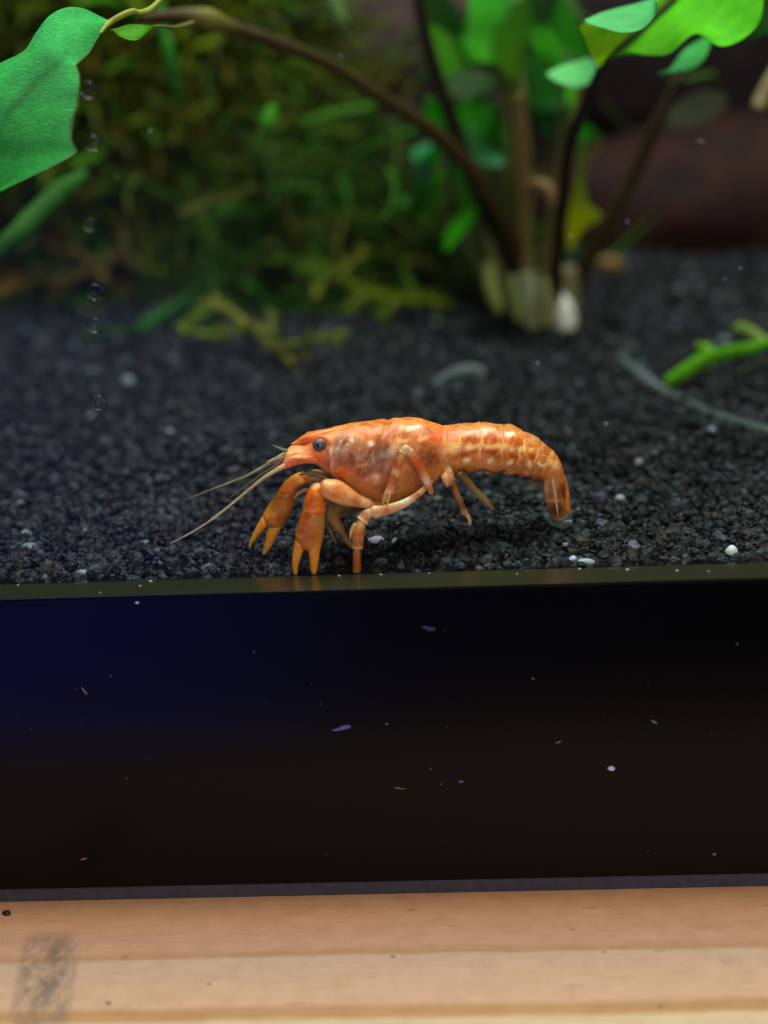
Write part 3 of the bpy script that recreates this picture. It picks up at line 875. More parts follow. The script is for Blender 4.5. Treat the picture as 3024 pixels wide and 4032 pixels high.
# far claw
claw(
    arm=S4((870, 25, 880, 130, 0.6, 13.4), (930, 0, 930, 128, 0.9, 13.3), (1010, 5, 1010, 140, 1.0, 13.2), (1100, 45, 1100, 170, 0.95, 13.0), (1190, 90, 1190, 190, 0.8, 12.8)),
    carpus=S4((890, 60, 890, 130, 0.6, 13.5), (830, 28, 850, 150, 0.95, 13.5), (760, 35, 800, 165, 1.15, 13.5), (690, 68, 765, 185, 1.25, 13.5), (610, 130, 745, 210, 1.25, 13.4), (548, 215, 735, 240, 1.2, 13.3), (540, 250, 700, 262, 0.8, 13.3)),
    palm=S4((560, 218, 715, 226, 0.8, 13.3), (530, 245, 732, 245, 1.15, 13.3), (490, 300, 728, 310, 1.3, 13.3), (440, 370, 714, 400, 1.35, 13.2), (395, 450, 680, 480, 1.3, 13.1), (372, 500, 640, 545, 1.15, 13.0), (380, 560, 600, 600, 0.95, 12.9), (420, 610, 565, 640, 0.6, 12.8)),
    fixed=S4((450, 545, 615, 580, 0.7, 12.9), (428, 610, 575, 640, 0.74, 12.8), (408, 680, 532, 705, 0.64, 12.6), (392, 760, 490, 790, 0.5, 12.4), (376, 840, 452, 860, 0.36, 12.2), (368, 905, 405, 912, 0.16, 12.0), (372, 930, 380, 932, 0.04, 12.0)),
    dactyl=S4((375, 500, 470, 580, 0.5, 12.9), (350, 530, 430, 610, 0.66, 12.8), (310, 600, 385, 650, 0.6, 12.6), (265, 690, 325, 715, 0.48, 12.4), (232, 770, 280, 775, 0.34, 12.2), (220, 820, 250, 818, 0.2, 12.1), (230, 856, 238, 854, 0.04, 12.0)),
    cb=dict(palm=(190, 118, 42), palm_b=[(*zc(560, 350), 40, 40, 20, (178, 104, 36), .8), (*zc(450, 500), 34, 22, 20, (230, 146, 46), .85), (*zc(620, 420), 24, 40, 20, (196, 128, 60), .6)],
            finger=(206, 144, 48), fin_b=[(*zc(430, 540), 40, 26, 0, (222, 136, 40), .8), (*zc(370, 920), 26, 30, 0, (196, 164, 66), .8), (*zc(235, 850), 24, 30, 0, (196, 166, 76), .8)],
            carpus=(212, 124, 42), car_b=[(*zc(760, 90), 26, 18, 0, (222, 156, 56), .8), (*zc(860, 90), 14, 22, 10, (190, 92, 40), .8), (*zc(640, 180), 30, 22, -30, (200, 112, 36), .6), (*zc(800, 130), 14, 10, 0, (236, 170, 90), .7)],
            arm=(186, 148, 98), arm_b=[(*zc(1000, 60), 40, 16, 10, (176, 142, 100), .7)]),
    side='orange pincer reaching forward on the far side')

# --- walking legs, each a chain of tapered joints
def leg_chain(segs, mat=M_limb, label=None):
    """segs: (path rows, base colour, blobs); every joint is narrow where it begins and flares at its end"""
    root = None
    for path, base, bl in segs:
        q = catmull(path, 34)
        t = np.linspace(0, 1, 34)
        pts = np.array([P(a[0], a[1], a[2]) for a in q])
        prof = 0.72 + 0.28 * np.sin(np.clip(t * 1.25, 0, 1) * math.pi / 2) + 0.16 * np.exp(-((t - 0.93) / 0.06) ** 2)
        prof[:3] *= (0.55, 0.82, 0.95); prof[-2:] *= (0.9, 0.62)
        rad = q[:, 3] * prof * np.array([pxscale(a[2]) for a in q])
        m = 22
        v, f = tube_geo(pts, rad, m, 0.74)
        px, py = project(np.concatenate([np.repeat(pts, m, 0), pts[[0, -1]]]))
        c = paint(np.tile(np.array(lin(base)), (len(v), 1)), px, py, bl)
        # paler rim at the joint, pigment band in the middle
        tt = np.concatenate([np.repeat(t, m), [0, 1]])
        k = (0.75 * np.exp(-((tt - 0.95) / 0.07) ** 2) + 0.4 * np.exp(-(tt / 0.07) ** 2)).clip(0, 1)[:, None]
        c = c * (1 - k) + np.array(lin((236, 180, 144))) * k
        nn = snoise(v, 2.4, 5) * 0.6 + snoise(v, 6.5, 6) * 0.5
        c = shell_tone(c * (1 + 0.2 * nn)[:, None])
        o_ = mesh_obj('walking_leg' if root is None else 'leg_segment', v, f, mat, CRAY if root is None else root, cols=c)
        if root is None: root = o_
    return root


leg = leg_chain([
    ([(1716, 1872, 12.2, 13), (1664, 1932, 9.6, 15), (1600, 1978, 8.0, 18), (1530, 2006, 7.2, 22), (1462, 2020, 6.8, 25)], (220, 170, 128), [(1600, 1975, 40, 12, -30, (234, 196, 166), .8), (1510, 2020, 34, 10, -15, (186, 100, 58), .9), (1640, 1955, 26, 8, -35, (196, 112, 66), .7)]),
    ([(1474, 2012, 6.8, 20), (1446, 2026, 6.7, 22), (1424, 2052, 6.5, 25)], (226, 170, 124), [(1440, 2036, 14, 10, 0, (206, 128, 84), .6)]),
    ([(1428, 2044, 6.6, 20), (1414, 2078, 6.4, 27), (1409, 2116, 6.3, 25), (1406, 2162, 6.2, 20)], (206, 140, 84), [(1410, 2096, 16, 26, 0, (210, 118, 62), .8), (1408, 2140, 18, 16, 0, (170, 118, 56), .8), (1424, 2066, 10, 12, 0, (238, 196, 156), .7)]),
    ([(1406, 2150, 6.2, 19), (1405, 2190, 6.0, 18), (1405, 2232, 5.9, 17), (1404, 2268, 5.8, 15)], (188, 124, 72), [(1405, 2205, 10, 34, 0, (166, 90, 44), .9)])])
limb('pincer_finger', [(1398, 2062, 6.3, 8), (1386, 2084, 6.2, 7), (1380, 2104, 6.2, 5), (1380, 2124, 6.2, 1.2)], M_limb, leg, n=20, m=10, base=(222, 180, 120))
leg = leg_chain([
    ([(1700, 1946, 9.2, 13), (1686, 1910, 8.0, 18), (1664, 1862, 7.3, 17), (1634, 1812, 7.0, 16), (1604, 1772, 6.9, 16)], (226, 142, 90), [(1640, 1826, 12, 34, -30, (208, 96, 40), .9), (1682, 1892, 13, 20, -20, (238, 184, 158), .9), (1692, 1930, 16, 12, 0, (228, 150, 114), .8)]),
    ([(1612, 1774, 6.9, 14), (1598, 1766, 6.85, 15), (1586, 1784, 6.8, 16)], (234, 180, 138), []),
    ([(1592, 1774, 6.8, 15), (1572, 1822, 6.5, 18), (1550, 1886, 6.2, 17), (1530, 1946, 5.95, 15)], (222, 146, 94), [(1568, 1828, 9, 26, 18, (206, 108, 48), .9), (1546, 1890, 8, 30, 18, (190, 98, 50), .9), (1556, 1860, 8, 12, 18, (236, 184, 140), .7)])])
limb('pincer_finger', [(1524, 1940, 5.95, 11), (1514, 1962, 5.9, 8), (1509, 1980, 5.9, 5), (1508, 1994, 5.9, 1.2)], M_limb, leg, n=20, m=10, base=(206, 156, 104))
limb('pincer_finger', [(1534, 1944, 5.95, 9), (1528, 1968, 5.9, 7), (1525, 1986, 5.9, 4), (1527, 2002, 5.9, 1.2)], M_limb, leg, n=20, m=10, base=(214, 168, 118))
leg = leg_chain([
    ([(1758, 1826, 11.6, 13), (1764, 1856, 11.2, 19), (1774, 1892, 11.4, 17)], (230, 168, 122), []),
    ([(1772, 1876, 11.4, 14), (1788, 1918, 12.2, 14), (1806, 1965, 13.4, 14), (1832, 2026, 15.0, 13)], (206, 150, 106), [(1786, 1914, 14, 22, -20, (180, 104, 64), .9), (1812, 1980, 8, 26, -22, (162, 116, 76), .8)])])
limb('claw_tip', [(1830, 2016, 15.0, 11), (1846, 2042, 15.2, 9), (1849, 2064, 15.3, 7), (1841, 2088, 15.4, 2)], M_limb, leg, n=26, m=12, base=(196, 178, 142))
loft('leg_joint', [(1736, 1872, 1738, 1886, 0.3, 10.6), (1742, 1862, 1750, 1908, 0.8, 10.8), (1756, 1852, 1762, 1918, 1.1, 11.0), (1776, 1856, 1780, 1904, 0.9, 11.4), (1788, 1868, 1790, 1886, 0.4, 11.6)], M_limb, CRAY, n=30, m=20, base=(222, 158, 116), blobs=[(1756, 1910, 24, 12, 0, (232, 172, 150), .7)])
leg = limb('walking_leg', [(1812, 1862, 18.2, 15), (1824, 1878, 18.6, 14), (1857, 1917, 20.0, 13), (1890, 1952, 21.6, 12), (1915, 1976, 22.6, 11), (1930, 1992, 23.2, 6), (1946, 2010, 23.8, 2)], M_thin, CRAY, n=50, m=16, base=(180, 146, 92), blobs=[(1824, 1878, 24, 16, 0, (176, 136, 96), .7), (1912, 1972, 18, 14, 0, (170, 148, 96), .8)])
leg = limb('walking_leg', [(1330, 1975, 13.6, 40), (1310, 2010, 13.6, 34), (1318, 2050, 13.4, 24), (1345, 2095, 13.0, 17), (1372, 2136, 12.6, 13), (1402, 2160, 12.2, 11), (1440, 2172, 11.8, 9), (1462, 2184, 11.6, 5), (1480, 2192, 11.5, 1.5)], M_thin, CRAY, n=70, m=18, base=(176, 138, 88), blobs=[(1450, 2180, 30, 14, 0, (180, 140, 100), .7), (1350, 2110, 20, 30, -30, (150, 110, 66), .6)])
leg = limb('walking_leg', [(1420, 1985, 14.6, 26), (1360, 2012, 14.8, 24), (1310, 2030, 14.8, 18), (1292, 2050, 14.6, 12), (1300, 2090, 14.4, 9), (1318, 2130, 14.0, 6), (1330, 2160, 13.8, 2)], M_thin, CRAY, n=60, m=16, base=(140, 114, 78))
# mouthpart leg between the claws
limb('mouthpart', [(1290, 1900, 10.6, 12), (1240, 1925, 10.2, 9), (1200, 1930, 10.0, 8), (1172, 1945, 9.9, 6), (1160, 1966, 9.9, 3)], M_thin, CRAY, n=40, m=14, base=(196, 146, 100))
limb('mouthpart', [(1296, 1888, 12.2, 13), (1250, 1868, 12.2, 10), (1212, 1862, 12.2, 8), (1180, 1870, 12.2, 4)], M_thin, CRAY, n=30, m=14, base=(160, 130, 92))

# --- tail fan
YT = YB(2200)


def z3s(*r):
    return [(*z3(a, b), *z3(c, d), w_, Y_) for (a, b, c, d, w_, Y_) in r]


tf = loft('tail_fan', z3s((1180, 640, 1300, 600, 1.6, YT), (1215, 700, 1336, 680, 1.5, YT), (1245, 780, 1364, 770, 1.25, YT - .1), (1262, 880, 1384, 880, 0.95, YT - .2), (1282, 970, 1393, 975, 0.65, YT - .3), (1318, 1030, 1398, 1045, 0.4, YT - .35), (1362, 1072, 1398, 1082, 0.1, YT - .4)), M_limb, CRAY, n=70, m=40, warp=1.5,
          base=(206, 126, 72), blobs=[(*z3(1318, 890), 12, 44, 4, (146, 50, 12), 1.0), (*z3(1366, 860), 6, 70, 5, (226, 150, 100), .8), (*z3(1270, 880), 6, 44, 4, (250, 200, 146), .9), (*z3(1290, 720), 24, 16, 0, (228, 168, 122), .7)], noise=0.14)
for yo, dx in ((-1.55, 0), (1.5, 26)):
    lobe = loft('tail_lobe', z3s((1150 + dx, 690, 1262 + dx, 668, 0.5, YT + yo), (1120 + dx, 770, 1286 + dx, 760, 0.62, YT + yo * 1.1), (1118 + dx, 860, 1304 + dx, 850, 0.6, YT + yo * 1.15), (1136 + dx, 940, 1326 + dx, 940, 0.5, YT + yo * 1.15), (1164 + dx, 1030, 1344 + dx, 1030, 0.4, YT + yo * 1.1), (1200 + dx, 1102, 1330 + dx, 1100, 0.28, YT + yo), (1246 + dx, 1148, 1292 + dx, 1146, 0.08, YT + yo)), M_thin, CRAY, n=54, m=36, warp=1.5,
         base=(188, 138, 96), blobs=[(*z3(1250, 1050), 34, 32, 0, (128, 70, 44), .95), (*z3(1190, 860), 18, 34, 0, (172, 120, 78), .7), (*z3(1290, 880), 8, 40, 3, (166, 78, 34), .8), (*z3(1215, 946), 40, 5, 6, (222, 180, 134), .9), (*z3(1150, 800), 9, 44, -4, (222, 180, 140), .8)], noise=0.14)
    v, f = tube_geo(np.array([P(*z3(a + dx, b_), YT + yo * 1.1 - 0.5 * (1 if yo < 0 else -1) * 0 - (0.56 if yo < 0 else -0.56) * w_) for a, b_, w_ in ((1208, 700, .8), (1222, 790, 1.0), (1238, 880, 1.0), (1250, 960, .9), (1262, 1040, .75), (1268, 1110, .5))]), np.array([.16, .17, .16, .14, .11, .06]), 10)
    mesh_obj('lobe_rib', v, f, M_limb, lobe, cols=np.tile(np.array(lin((240, 190, 136))), (len(v), 1)))
loft('tail_fringe', z3s((1120, 930, 1395, 1000, 0.25, YT - .4), (1105, 990, 1405, 1050, 0.22, YT - .4), (1120, 1070, 1415, 1100, 0.18, YT - .4), (1160, 1150, 1420, 1140, 0.14, YT - .4), (1230, 1210, 1390, 1200, 0.1, YT - .4), (1290, 1235, 1330, 1232, 0.04, YT - .4)), M_fringe, CRAY, n=40, m=26, base=(150, 180, 176))
# swimmerets under the abdomen
for (x0, y0, ln, wd) in ((350, 660, 70, 34), (570, 662, 66, 36), (770, 670, 62, 36), (950, 682, 66, 34)):
    loft('swimmeret', z3s((x0 - wd * 1.6, y0 - 40, x0 + wd * 1.6, y0 - 34, 0.5, YB(1900) - 1.3), (x0 - wd * 1.7, y0 - 10, x0 + wd * 1.8, y0 - 6, 0.5, YB(1900) - 1.3), (x0 - wd, y0 + 14, x0 + wd * 1.2, y0 + 16, 0.3, YB(1900) - 1.3), (x0 - 8, y0 + 28, x0 + 12, y0 + 28, 0.06, YB(1900) - 1.3)), M_thin, CRAY, n=24, m=20, base=(196, 140, 90))
for (x0, y0, x1, y1) in ((960, 670, 1010, 840), (1030, 690, 1070, 850), (560, 650, 600, 720)):
    loft('swimmeret', z3s((x0 - 10, y0, x0 + 80, y0, 0.4, YT), (x0 - 30 + (x1 - x0) * .5, (y0 + y1) / 2, x0 + 70 + (x1 - x0) * .5, (y0 + y1) / 2, 0.4, YT), (x1 - 30, y1 - 20, x1 + 30, y1 - 14, 0.2, YT), (x1 - 6, y1 + 6, x1 + 6, y1 + 6, 0.04, YT)), M_fringe, CRAY, n=24, m=18, base=(180, 140, 70))


# ------------------------------------------------------------------ leaves and stems
def leaf_grid(name, rows_, mat, parent=None, colfn=None, thick=0.22, nu=40, nv=24, warp=None):
    """rows: left px, left py, left Y, right px, right py, right Y from one end of the blade to the other"""
    q = catmull(rows_, nu)
    V, UV = [], []
    for i, a in enumerate(q):
        A = P(a[0], a[1], a[2]); Bq = P(a[3], a[4], a[5])
        for j in range(nv):
            s_ = j / (nv - 1)
            V.append(A * (1 - s_) + Bq * s_); UV.append((i / (nu - 1), s_))
    V = np.array(V); UV = np.array(UV)
    G3 = V.reshape(nu, nv, 3)
    du = np.gradient(G3, axis=0); dv = np.gradient(G3, axis=1)
    nr = np.cross(du, dv).reshape(-1, 3); nr /= np.linalg.norm(nr, axis=1)[:, None] + 1e-9
    if nr.mean(0)[1] > 0: nr = -nr          # towards the room
    if warp is not None: V = V + nr * warp(UV[:, 0], UV[:, 1])[:, None]
    c = colfn(UV[:, 0], UV[:, 1], V)
    edge = np.minimum(np.minimum(UV[:, 1], 1 - UV[:, 1]) * 8, 1)
    top = V + nr * (thick / 2 * edge)[:, None]; botv = V - nr * (thick / 2 * edge + 0.01)[:, None]
    k = nu * nv
    f = []
    for i in range(nu - 1):
        for j in range(nv - 1):
            a = i * nv + j
            f.append([a, a + 1, a + nv + 1, a + nv]); f.append([k + a, k + a + nv, k + a + nv + 1, k + a + 1])
    rim = [i for i in range(nv)] + [i * nv + nv - 1 for i in range(1, nu)] + [(nu - 1) * nv + j for j in range(nv - 2, -1, -1)] + [i * nv for i in range(nu - 2, 0, -1)]
    for a, b_ in zip(rim, rim[1:] + rim[:1]): f.append([a, b_, k + b_, k + a])
    return mesh_obj(name, np.concatenate([top, botv]), f, mat, parent, cols=np.concatenate([c, c]).clip(0, 1))


def two(c1, c2, f=lambda u, v, V: u):
    a, b_ = np.array(lin(c1)), np.array(lin(c2))

    def g(u, v, V):
        k = np.clip(f(u, v, V), 0, 1)[:, None]
        n_ = snoise(V, 0.5, 8) * 0.1
        return (a * (1 - k) + b_ * k) * (1 + n_)[:, None]
    return g


def stem(name, path, parent, base, n=50, m=12, blobs=(), mat=None):
    return limb(name, path, mat or M_stem, parent, n=n, m=m, base=base, blobs=blobs, noise=0.1)


# --- large leaf leaning against the front glass
tiltY = lambda Y_: 10.5 + (Y_ - 11.2) * 2.2
lf = thing('broad_leaf', P(300, 760, 16), 'large mint green broad leaf with pale stalk pressed near the glass', 'leaf')
big_rows = [(418, 80, 20, 434, 84, 20), (376, 62, 20.5, 412, 112, 19), (313, 35, 20, 392, 138, 18.0), (251, 38, 19, 372, 172, 17), (193, 72, 18, 352, 200, 16), (145, 135, 17.5, 312, 234, 15), (96, 202, 17, 296, 254, 14.4), (0, 246, 17, 312, 292, 14.0), (-120, 300, 17, 317, 350, 13.4),
            (-200, 380, 16, 309, 424, 13), (-240, 460, 15.5, 294, 470, 12.6), (-250, 540, 15, 291, 550, 12.0), (-230, 640, 14.5, 309, 600, 11.6), (-160, 740, 13.5, 255, 634, 11.3), (-90, 775, 12.8, 150, 684, 11.2), (-50, 782, 12.4, 0, 752, 11.4)]


def bigcol(u, v, V):
    a, b_, c3 = np.array(lin((74, 214, 110))), np.array(lin((50, 192, 76))), np.array(lin((36, 150, 26)))
    k = np.clip((u - 0.35) / 0.4, 0, 1)[:, None]
    c = a * (1 - k) + b_ * k
    k2 = (np.clip((u - 0.62) / 0.35, 0, 1) * np.clip(1.1 - v, 0, 1))[:, None]
    c = c * (1 - k2) + c3 * k2
    vein = np.exp(-((v - 0.62 + (u - 0.6) * 0.9) / 0.03) ** 2) * np.clip((u - 0.35) * 6, 0, 1) * np.clip((0.85 - u) * 5, 0, 1)
    c = c * (1 - 0.55 * vein)[:, None] + np.array(lin((40, 120, 20))) * (0.55 * vein)[:, None]
    rim = np.clip((v - 0.975) / 0.02, 0, 1)[:, None] * 0.8
    c = c * (1 - rim) + np.array(lin((120, 110, 50))) * rim
    n_ = snoise(V, 0.9, 11) * 0.08
    return c * (1 + n_)[:, None]


big_rows = [(a, b_, tiltY(c_), d_, e_, tiltY(f_)) for (a, b_, c_, d_, e_, f_) in big_rows]
leaf_grid('blade', big_rows, M_leaf, lf, bigcol, 0.3, 90, 60, warp=lambda u, v: 1.1 * np.sin(v * 3.14) * np.sin(u * 3.14) + 0.35 * np.sin(v * 9 + u * 7) * np.sin(u * 3.14))
stem('stalk', [(a, b_, tiltY(c_), d_) for (a, b_, c_, d_) in [(396, 130, 18.2, 5), (425, 95, 19.5, 10), (470, 66, 20, 11), (520, 46, 20.6, 12), (545, 50, 21, 10), (580, 44, 21.4, 12), (610, 20, 22, 9), (650, -20, 23, 9), (720, -90, 26, 9)]], lf, (150, 158, 60), n=60)

lf2 = thing('small_leaf', P(520, 170, 40), 'small lime leaf hanging under the stalk of the big leaf', 'leaf')
leaf_grid('blade', [(432, 120, 30, 440, 116, 30), (462, 110, 30, 466, 140, 29), (510, 95, 31, 515, 158, 29), (560, 96, 32, 550, 152, 30), (600, 102, 33, 598, 112, 33), (618, 103, 34, 618, 106, 34)], M_leafsoft, lf2, two((104, 200, 16), (92, 180, 20)), 0.25, 30, 14)
stem('stalk', [(606, 104, 33, 5), (640, 104, 35, 6), (690, 108, 40, 7), (760, 90, 50, 8)], lf2, (110, 120, 60), n=24)

# --- rosette plant rooted in the gravel
PB = G(2160, 1285)
YP = float(PB[1])
pl = thing('rosette_plant', (PB[0], PB[1], float(ground_z(PB[0], PB[1])) - 1.0), 'leafy green rosette plant with white root crowns growing from the gravel', 'plant')
stem_specs = [
    # the long arching runner
    ([(2080, 1180, YP, 20), (2040, 1000, YP - 4, 26), (1960, 830, YP - 10, 30), (1830, 640, YP - 16, 30), (1680, 500, YP - 22, 27), (1480, 370, YP - 28, 25), (1290, 250, YP - 33, 24), (1080, 165, YP - 38, 25), (900, 105, YP - 42, 28), (820, 78, YP - 44, 42), (700, 66, YP - 46, 30), (560, 72, YP - 50, 20)], (62, 52, 24), [(830, 80, 90, 50, 0, (112, 112, 44), .9)]),
    # dark steep stem
    ([(2060, 1200, YP + 2, 20), (2000, 1010, YP - 2, 26), (1900, 800, YP - 6, 28), (1810, 560, YP - 10, 28), (1730, 330, YP - 14, 26), (1680, 160, YP - 18, 24), (1640, -40, YP - 22, 22)], (40, 34, 20), []),
    # cut pale stem
    ([(2080, 1240, YP - 2, 22), (2070, 1000, YP - 4, 24), (2062, 800, YP - 6, 28), (2055, 600, YP - 8, 28), (2050, 460, YP - 9, 27), (2048, 375, YP - 10, 24)], (120, 108, 58), [(2070, 1080, 60, 60, 0, (128, 116, 84), .8)]),
    # stem leaning right
    ([(2240, 1240, YP, 34), (2270, 1120, YP, 34), (2340, 980, YP - 4, 30), (2420, 830, YP - 8, 26), (2500, 680, YP - 10, 25), (2560, 540, YP - 12, 26), (2620, 420, YP - 14, 22), (2680, 300, YP - 16, 16)], (58, 50, 26), []),
    # upright dark stem to the lime leaf
    ([(2190, 1230, YP - 2, 26), (2190, 1050, YP - 10, 26), (2210, 850, YP - 20, 24), (2240, 600, YP - 34, 22), (2300, 420, YP - 46, 20), (2370, 270, YP - 56, 18)], (48, 42, 22), []),
    # thin stems left of the crown
    ([(1980, 1200, YP, 26), (1950, 1060, YP, 24), (1900, 900, YP + 4, 20), (1860, 760, YP + 8, 18)], (96, 100, 44), []),
    ([(1960, 1210, YP + 1, 30), (1920, 1120, YP + 6, 26), (1860, 1000, YP + 14, 24), (1790, 880, YP + 18, 20)], (70, 76, 34), []),
]
for path, base, bl in stem_specs:
    stem('stem', path, pl, base, n=60, m=14, blobs=bl)
stem('side_shoot', [(2062, 760, YP - 7, 14), (2110, 722, YP - 9, 20), (2160, 745, YP - 10, 21), (2172, 800, YP - 10, 18), (2160, 815, YP - 10, 12)], pl, (142, 116, 70), n=30)
for path, base in (([(2190, 1150, YP - 3, 30), (2220, 1220, YP - 4, 40), (2228, 1280, YP - 4, 42), (2215, 1310, YP - 4, 30)], (240, 252, 240)),
                   ([(1925, 1040, YP - 4, 24), (1935, 1130, YP - 5, 30), (1955, 1190, YP - 5, 26), (1968, 1225, YP - 5, 16)], (140, 158, 86)),
                   ([(2070, 1080, YP - 4, 34), (2086, 1190, YP - 4, 44), (2100, 1290, YP - 4, 30)], (128, 138, 108)),
                   ([(2010, 1090, YP - 5, 26), (2030, 1180, YP - 5, 32), (2050, 1262, YP - 5, 24)], (112, 130, 72)),
                   ([(2150, 1110, YP - 6, 26), (2160, 1200, YP - 6, 32), (2156, 1280, YP - 6, 22)], (132, 142, 92)),
                   ([(2230, 1060, YP - 2, 46), (2235, 1160, YP - 2, 50), (2240, 1240, YP - 3, 44)], (110, 112, 76))):
    stem('root_crown', path, pl, base, n=30, m=14)

# folded bright leaf at upper right
Yl = YP - 62
leaf_grid('leaf', [(2362, 268, Yl + 6, 2372, 262, Yl + 6), (2400, 236, Yl + 5, 2450, 205, Yl), (2450, 186, Yl + 5, 2560, 218, Yl - 4), (2530, 120, Yl + 6, 2640, 208, Yl - 6), (2590, 60, Yl + 8, 2740, 132, Yl - 6), (2650, 0, Yl + 9, 2836, 182, Yl - 8), (2720, -80, Yl + 10, 2930, 150, Yl - 8), (2800, -160, Yl + 10, 2998, 70, Yl - 8), (2900, -220, Yl + 10, 3010, -60, Yl - 4), (2980, -240, Yl + 8, 3000, -200, Yl)], M_leafsoft, pl,
          two((84, 150, 8), (96, 214, 10), lambda u, v, V: 0.15 + u * 1.2), 0.3, 50, 26)
leaf_grid('leaf', [(2362, 272, Yl + 6, 2370, 264, Yl + 6), (2330, 220, Yl + 2, 2405, 232, Yl + 5), (2300, 140, Yl, 2470, 165, Yl + 5), (2290, 92, Yl - 1, 2530, 118, Yl + 6), (2420, 60, Yl + 2, 2580, 62, Yl + 8), (2560, 20, Yl + 6, 2640, 0, Yl + 9), (2660, -50, Yl + 8, 2700, -80, Yl + 10)], M_leafsoft, pl, two((186, 220, 8), (150, 200, 8)), 0.3, 40, 20)
leaf_grid('leaf', [(a, b_, c_ - 5, d_, e_, f_ - 12) for (a, b_, c_, d_, e_, f_) in [(2300, 82, Yl - 3, 2310, 90, Yl - 4), (2360, 52, Yl - 1, 2380, 112, Yl - 6), (2430, 32, Yl + 1, 2450, 128, Yl - 7), (2510, 12, Yl + 2, 2520, 118, Yl - 7), (2575, -10, Yl + 3, 2572, 72, Yl - 6), (2592, -30, Yl + 3, 2586, 10, Yl - 3)]], M_leafsoft, pl, two((120, 220, 140), (90, 206, 120)), 0.3, 30, 16)
stem('leaf_rib', [(2352, 290, Yl + 7, 14), (2400, 236, Yl + 4, 14), (2470, 165, Yl + 4, 13), (2560, 85, Yl + 6, 12), (2660, -10, Yl + 8, 10)], pl, (44, 52, 10), n=30)
# smaller leaves
small = [
    ([(2600, 300, 66, 2592, 285, 66), (2640, 268, 66, 2660, 282, 64), (2690, 200, 68, 2720, 272, 64), (2740, 165, 70, 2770, 235, 66), (2790, 140, 72, 2800, 170, 70)], (60, 170, 90), (70, 190, 80)),
    ([(2150, 290, 78, 2160, 300, 77), (2200, 262, 80, 2210, 330, 76), (2270, 240, 82, 2280, 342, 76), (2320, 228, 84, 2340, 310, 80), (2345, 250, 84, 2348, 280, 82)], (120, 214, 130), (90, 190, 110)),
    ([(3024, -30, 54, 3100, -60, 54), (3005, 60, 56, 3110, 40, 54), (2960, 130, 58, 3090, 110, 56), (2930, 170, 60, 2990, 150, 58)], (70, 150, 60), (60, 120, 40)),
    ([(2240, 980, YP - 8, 2250, 985, YP - 8), (2230, 900, YP - 10, 2300, 900, YP - 8), (2240, 820, YP - 12, 2370, 850, YP - 8), (2255, 760, YP - 12, 2320, 800, YP - 10), (2275, 660, YP - 14, 2290, 660, YP - 14), (2275, 560, YP - 16, 2310, 560, YP - 16), (2290, 535, YP - 16, 2305, 535, YP - 16)], (206, 214, 6), (70, 150, 50)),
    ([(1690, 100, YP - 4, 1700, 95, YP - 4), (1690, 180, YP - 6, 1780, 150, YP - 2), (1710, 260, YP - 8, 1820, 240, YP - 2), (1760, 330, YP - 8, 1850, 320, YP - 2), (1820, 400, YP - 6, 1840, 400, YP - 6)], (70, 150, 14), (60, 130, 20)),
    ([(1850, -60, YP + 4, 1990, -80, YP + 8), (1840, 60, YP, 2010, 40, YP + 6), (1850, 160, YP - 2, 1990, 170, YP + 4), (1890, 240, YP - 4, 1960, 250, YP)], (44, 160, 24), (70, 170, 30)),
    ([(2000, -40, YP + 20, 2250, -60, YP + 26), (2020, 80, YP + 16, 2280, 90, YP + 24), (2080, 200, YP + 12, 2270, 220, YP + 20), (2160, 280, YP + 10, 2230, 290, YP + 14)], (96, 136, 70), (60, 100, 30)),
    ([(2080, 200, YP + 6, 2110, 190, YP + 6), (2050, 300, YP + 2, 2180, 280, YP + 8), (2060, 380, YP, 2240, 400, YP + 8), (2120, 440, YP, 2260, 430, YP + 4)], (30, 110, 20), (24, 96, 24)),
    ([(1750, 330, YP - 12, 1770, 300, YP - 10), (1760, 370, YP - 14, 1850, 270, YP - 8), (1830, 385, YP - 14, 1930, 290, YP - 8), (1930, 360, YP - 12, 1960, 330, YP - 10)], (36, 74, 18), (30, 66, 16)),
    ([(1810, 480, YP, 1850, 470, YP), (1830, 580, YP, 1900, 540, YP), (1890, 640, YP, 1990, 600, YP + 4), (1960, 660, YP, 1990, 640, YP)], (50, 150, 30), (110, 200, 150)),
    ([(1780, 640, YP + 6, 1800, 630, YP + 6), (1800, 760, YP + 4, 1850, 740, YP + 6), (1830, 850, YP + 2, 1890, 830, YP + 4), (1860, 880, YP + 2, 1880, 870, YP + 2)], (40, 130, 30), (80, 160, 14)),
    ([(1620, 600, YP + 10, 1690, 560, YP + 10), (1630, 640, YP + 8, 1700, 600, YP + 8), (1650, 740, YP + 8, 1690, 740, YP + 8)], (60, 180, 110), (40, 110, 60)),
    ([(1920, 740, YP - 2, 1930, 735, YP - 2), (1930, 800, YP - 2, 1970, 780, YP - 2), (1960, 860, YP - 2, 1980, 850, YP - 2)], (60, 150, 90), (60, 120, 70)),
    ([(2120, 480, YP + 4, 2220, 470, YP + 8), (2130, 520, YP + 4, 2215, 530, YP + 8), (2170, 550, YP + 4, 2210, 550, YP + 6)], (40, 140, 70), (50, 130, 60)),
    ([(2600, 470, YP, 2620, 440, YP + 2), (2680, 500, YP - 2, 2700, 380, YP + 6), (2780, 480, YP - 2, 2800, 350, YP + 6), (2860, 420, YP, 2870, 380, YP + 2)], (46, 50, 30), (40, 44, 26)),
    ([(1580, 780, YP + 16, 1600, 770, YP + 16), (1560, 820, YP + 14, 1680, 780, YP + 16), (1550, 850, YP + 14, 1660, 830, YP + 16)], (44, 120, 14), (40, 110, 20)),
]
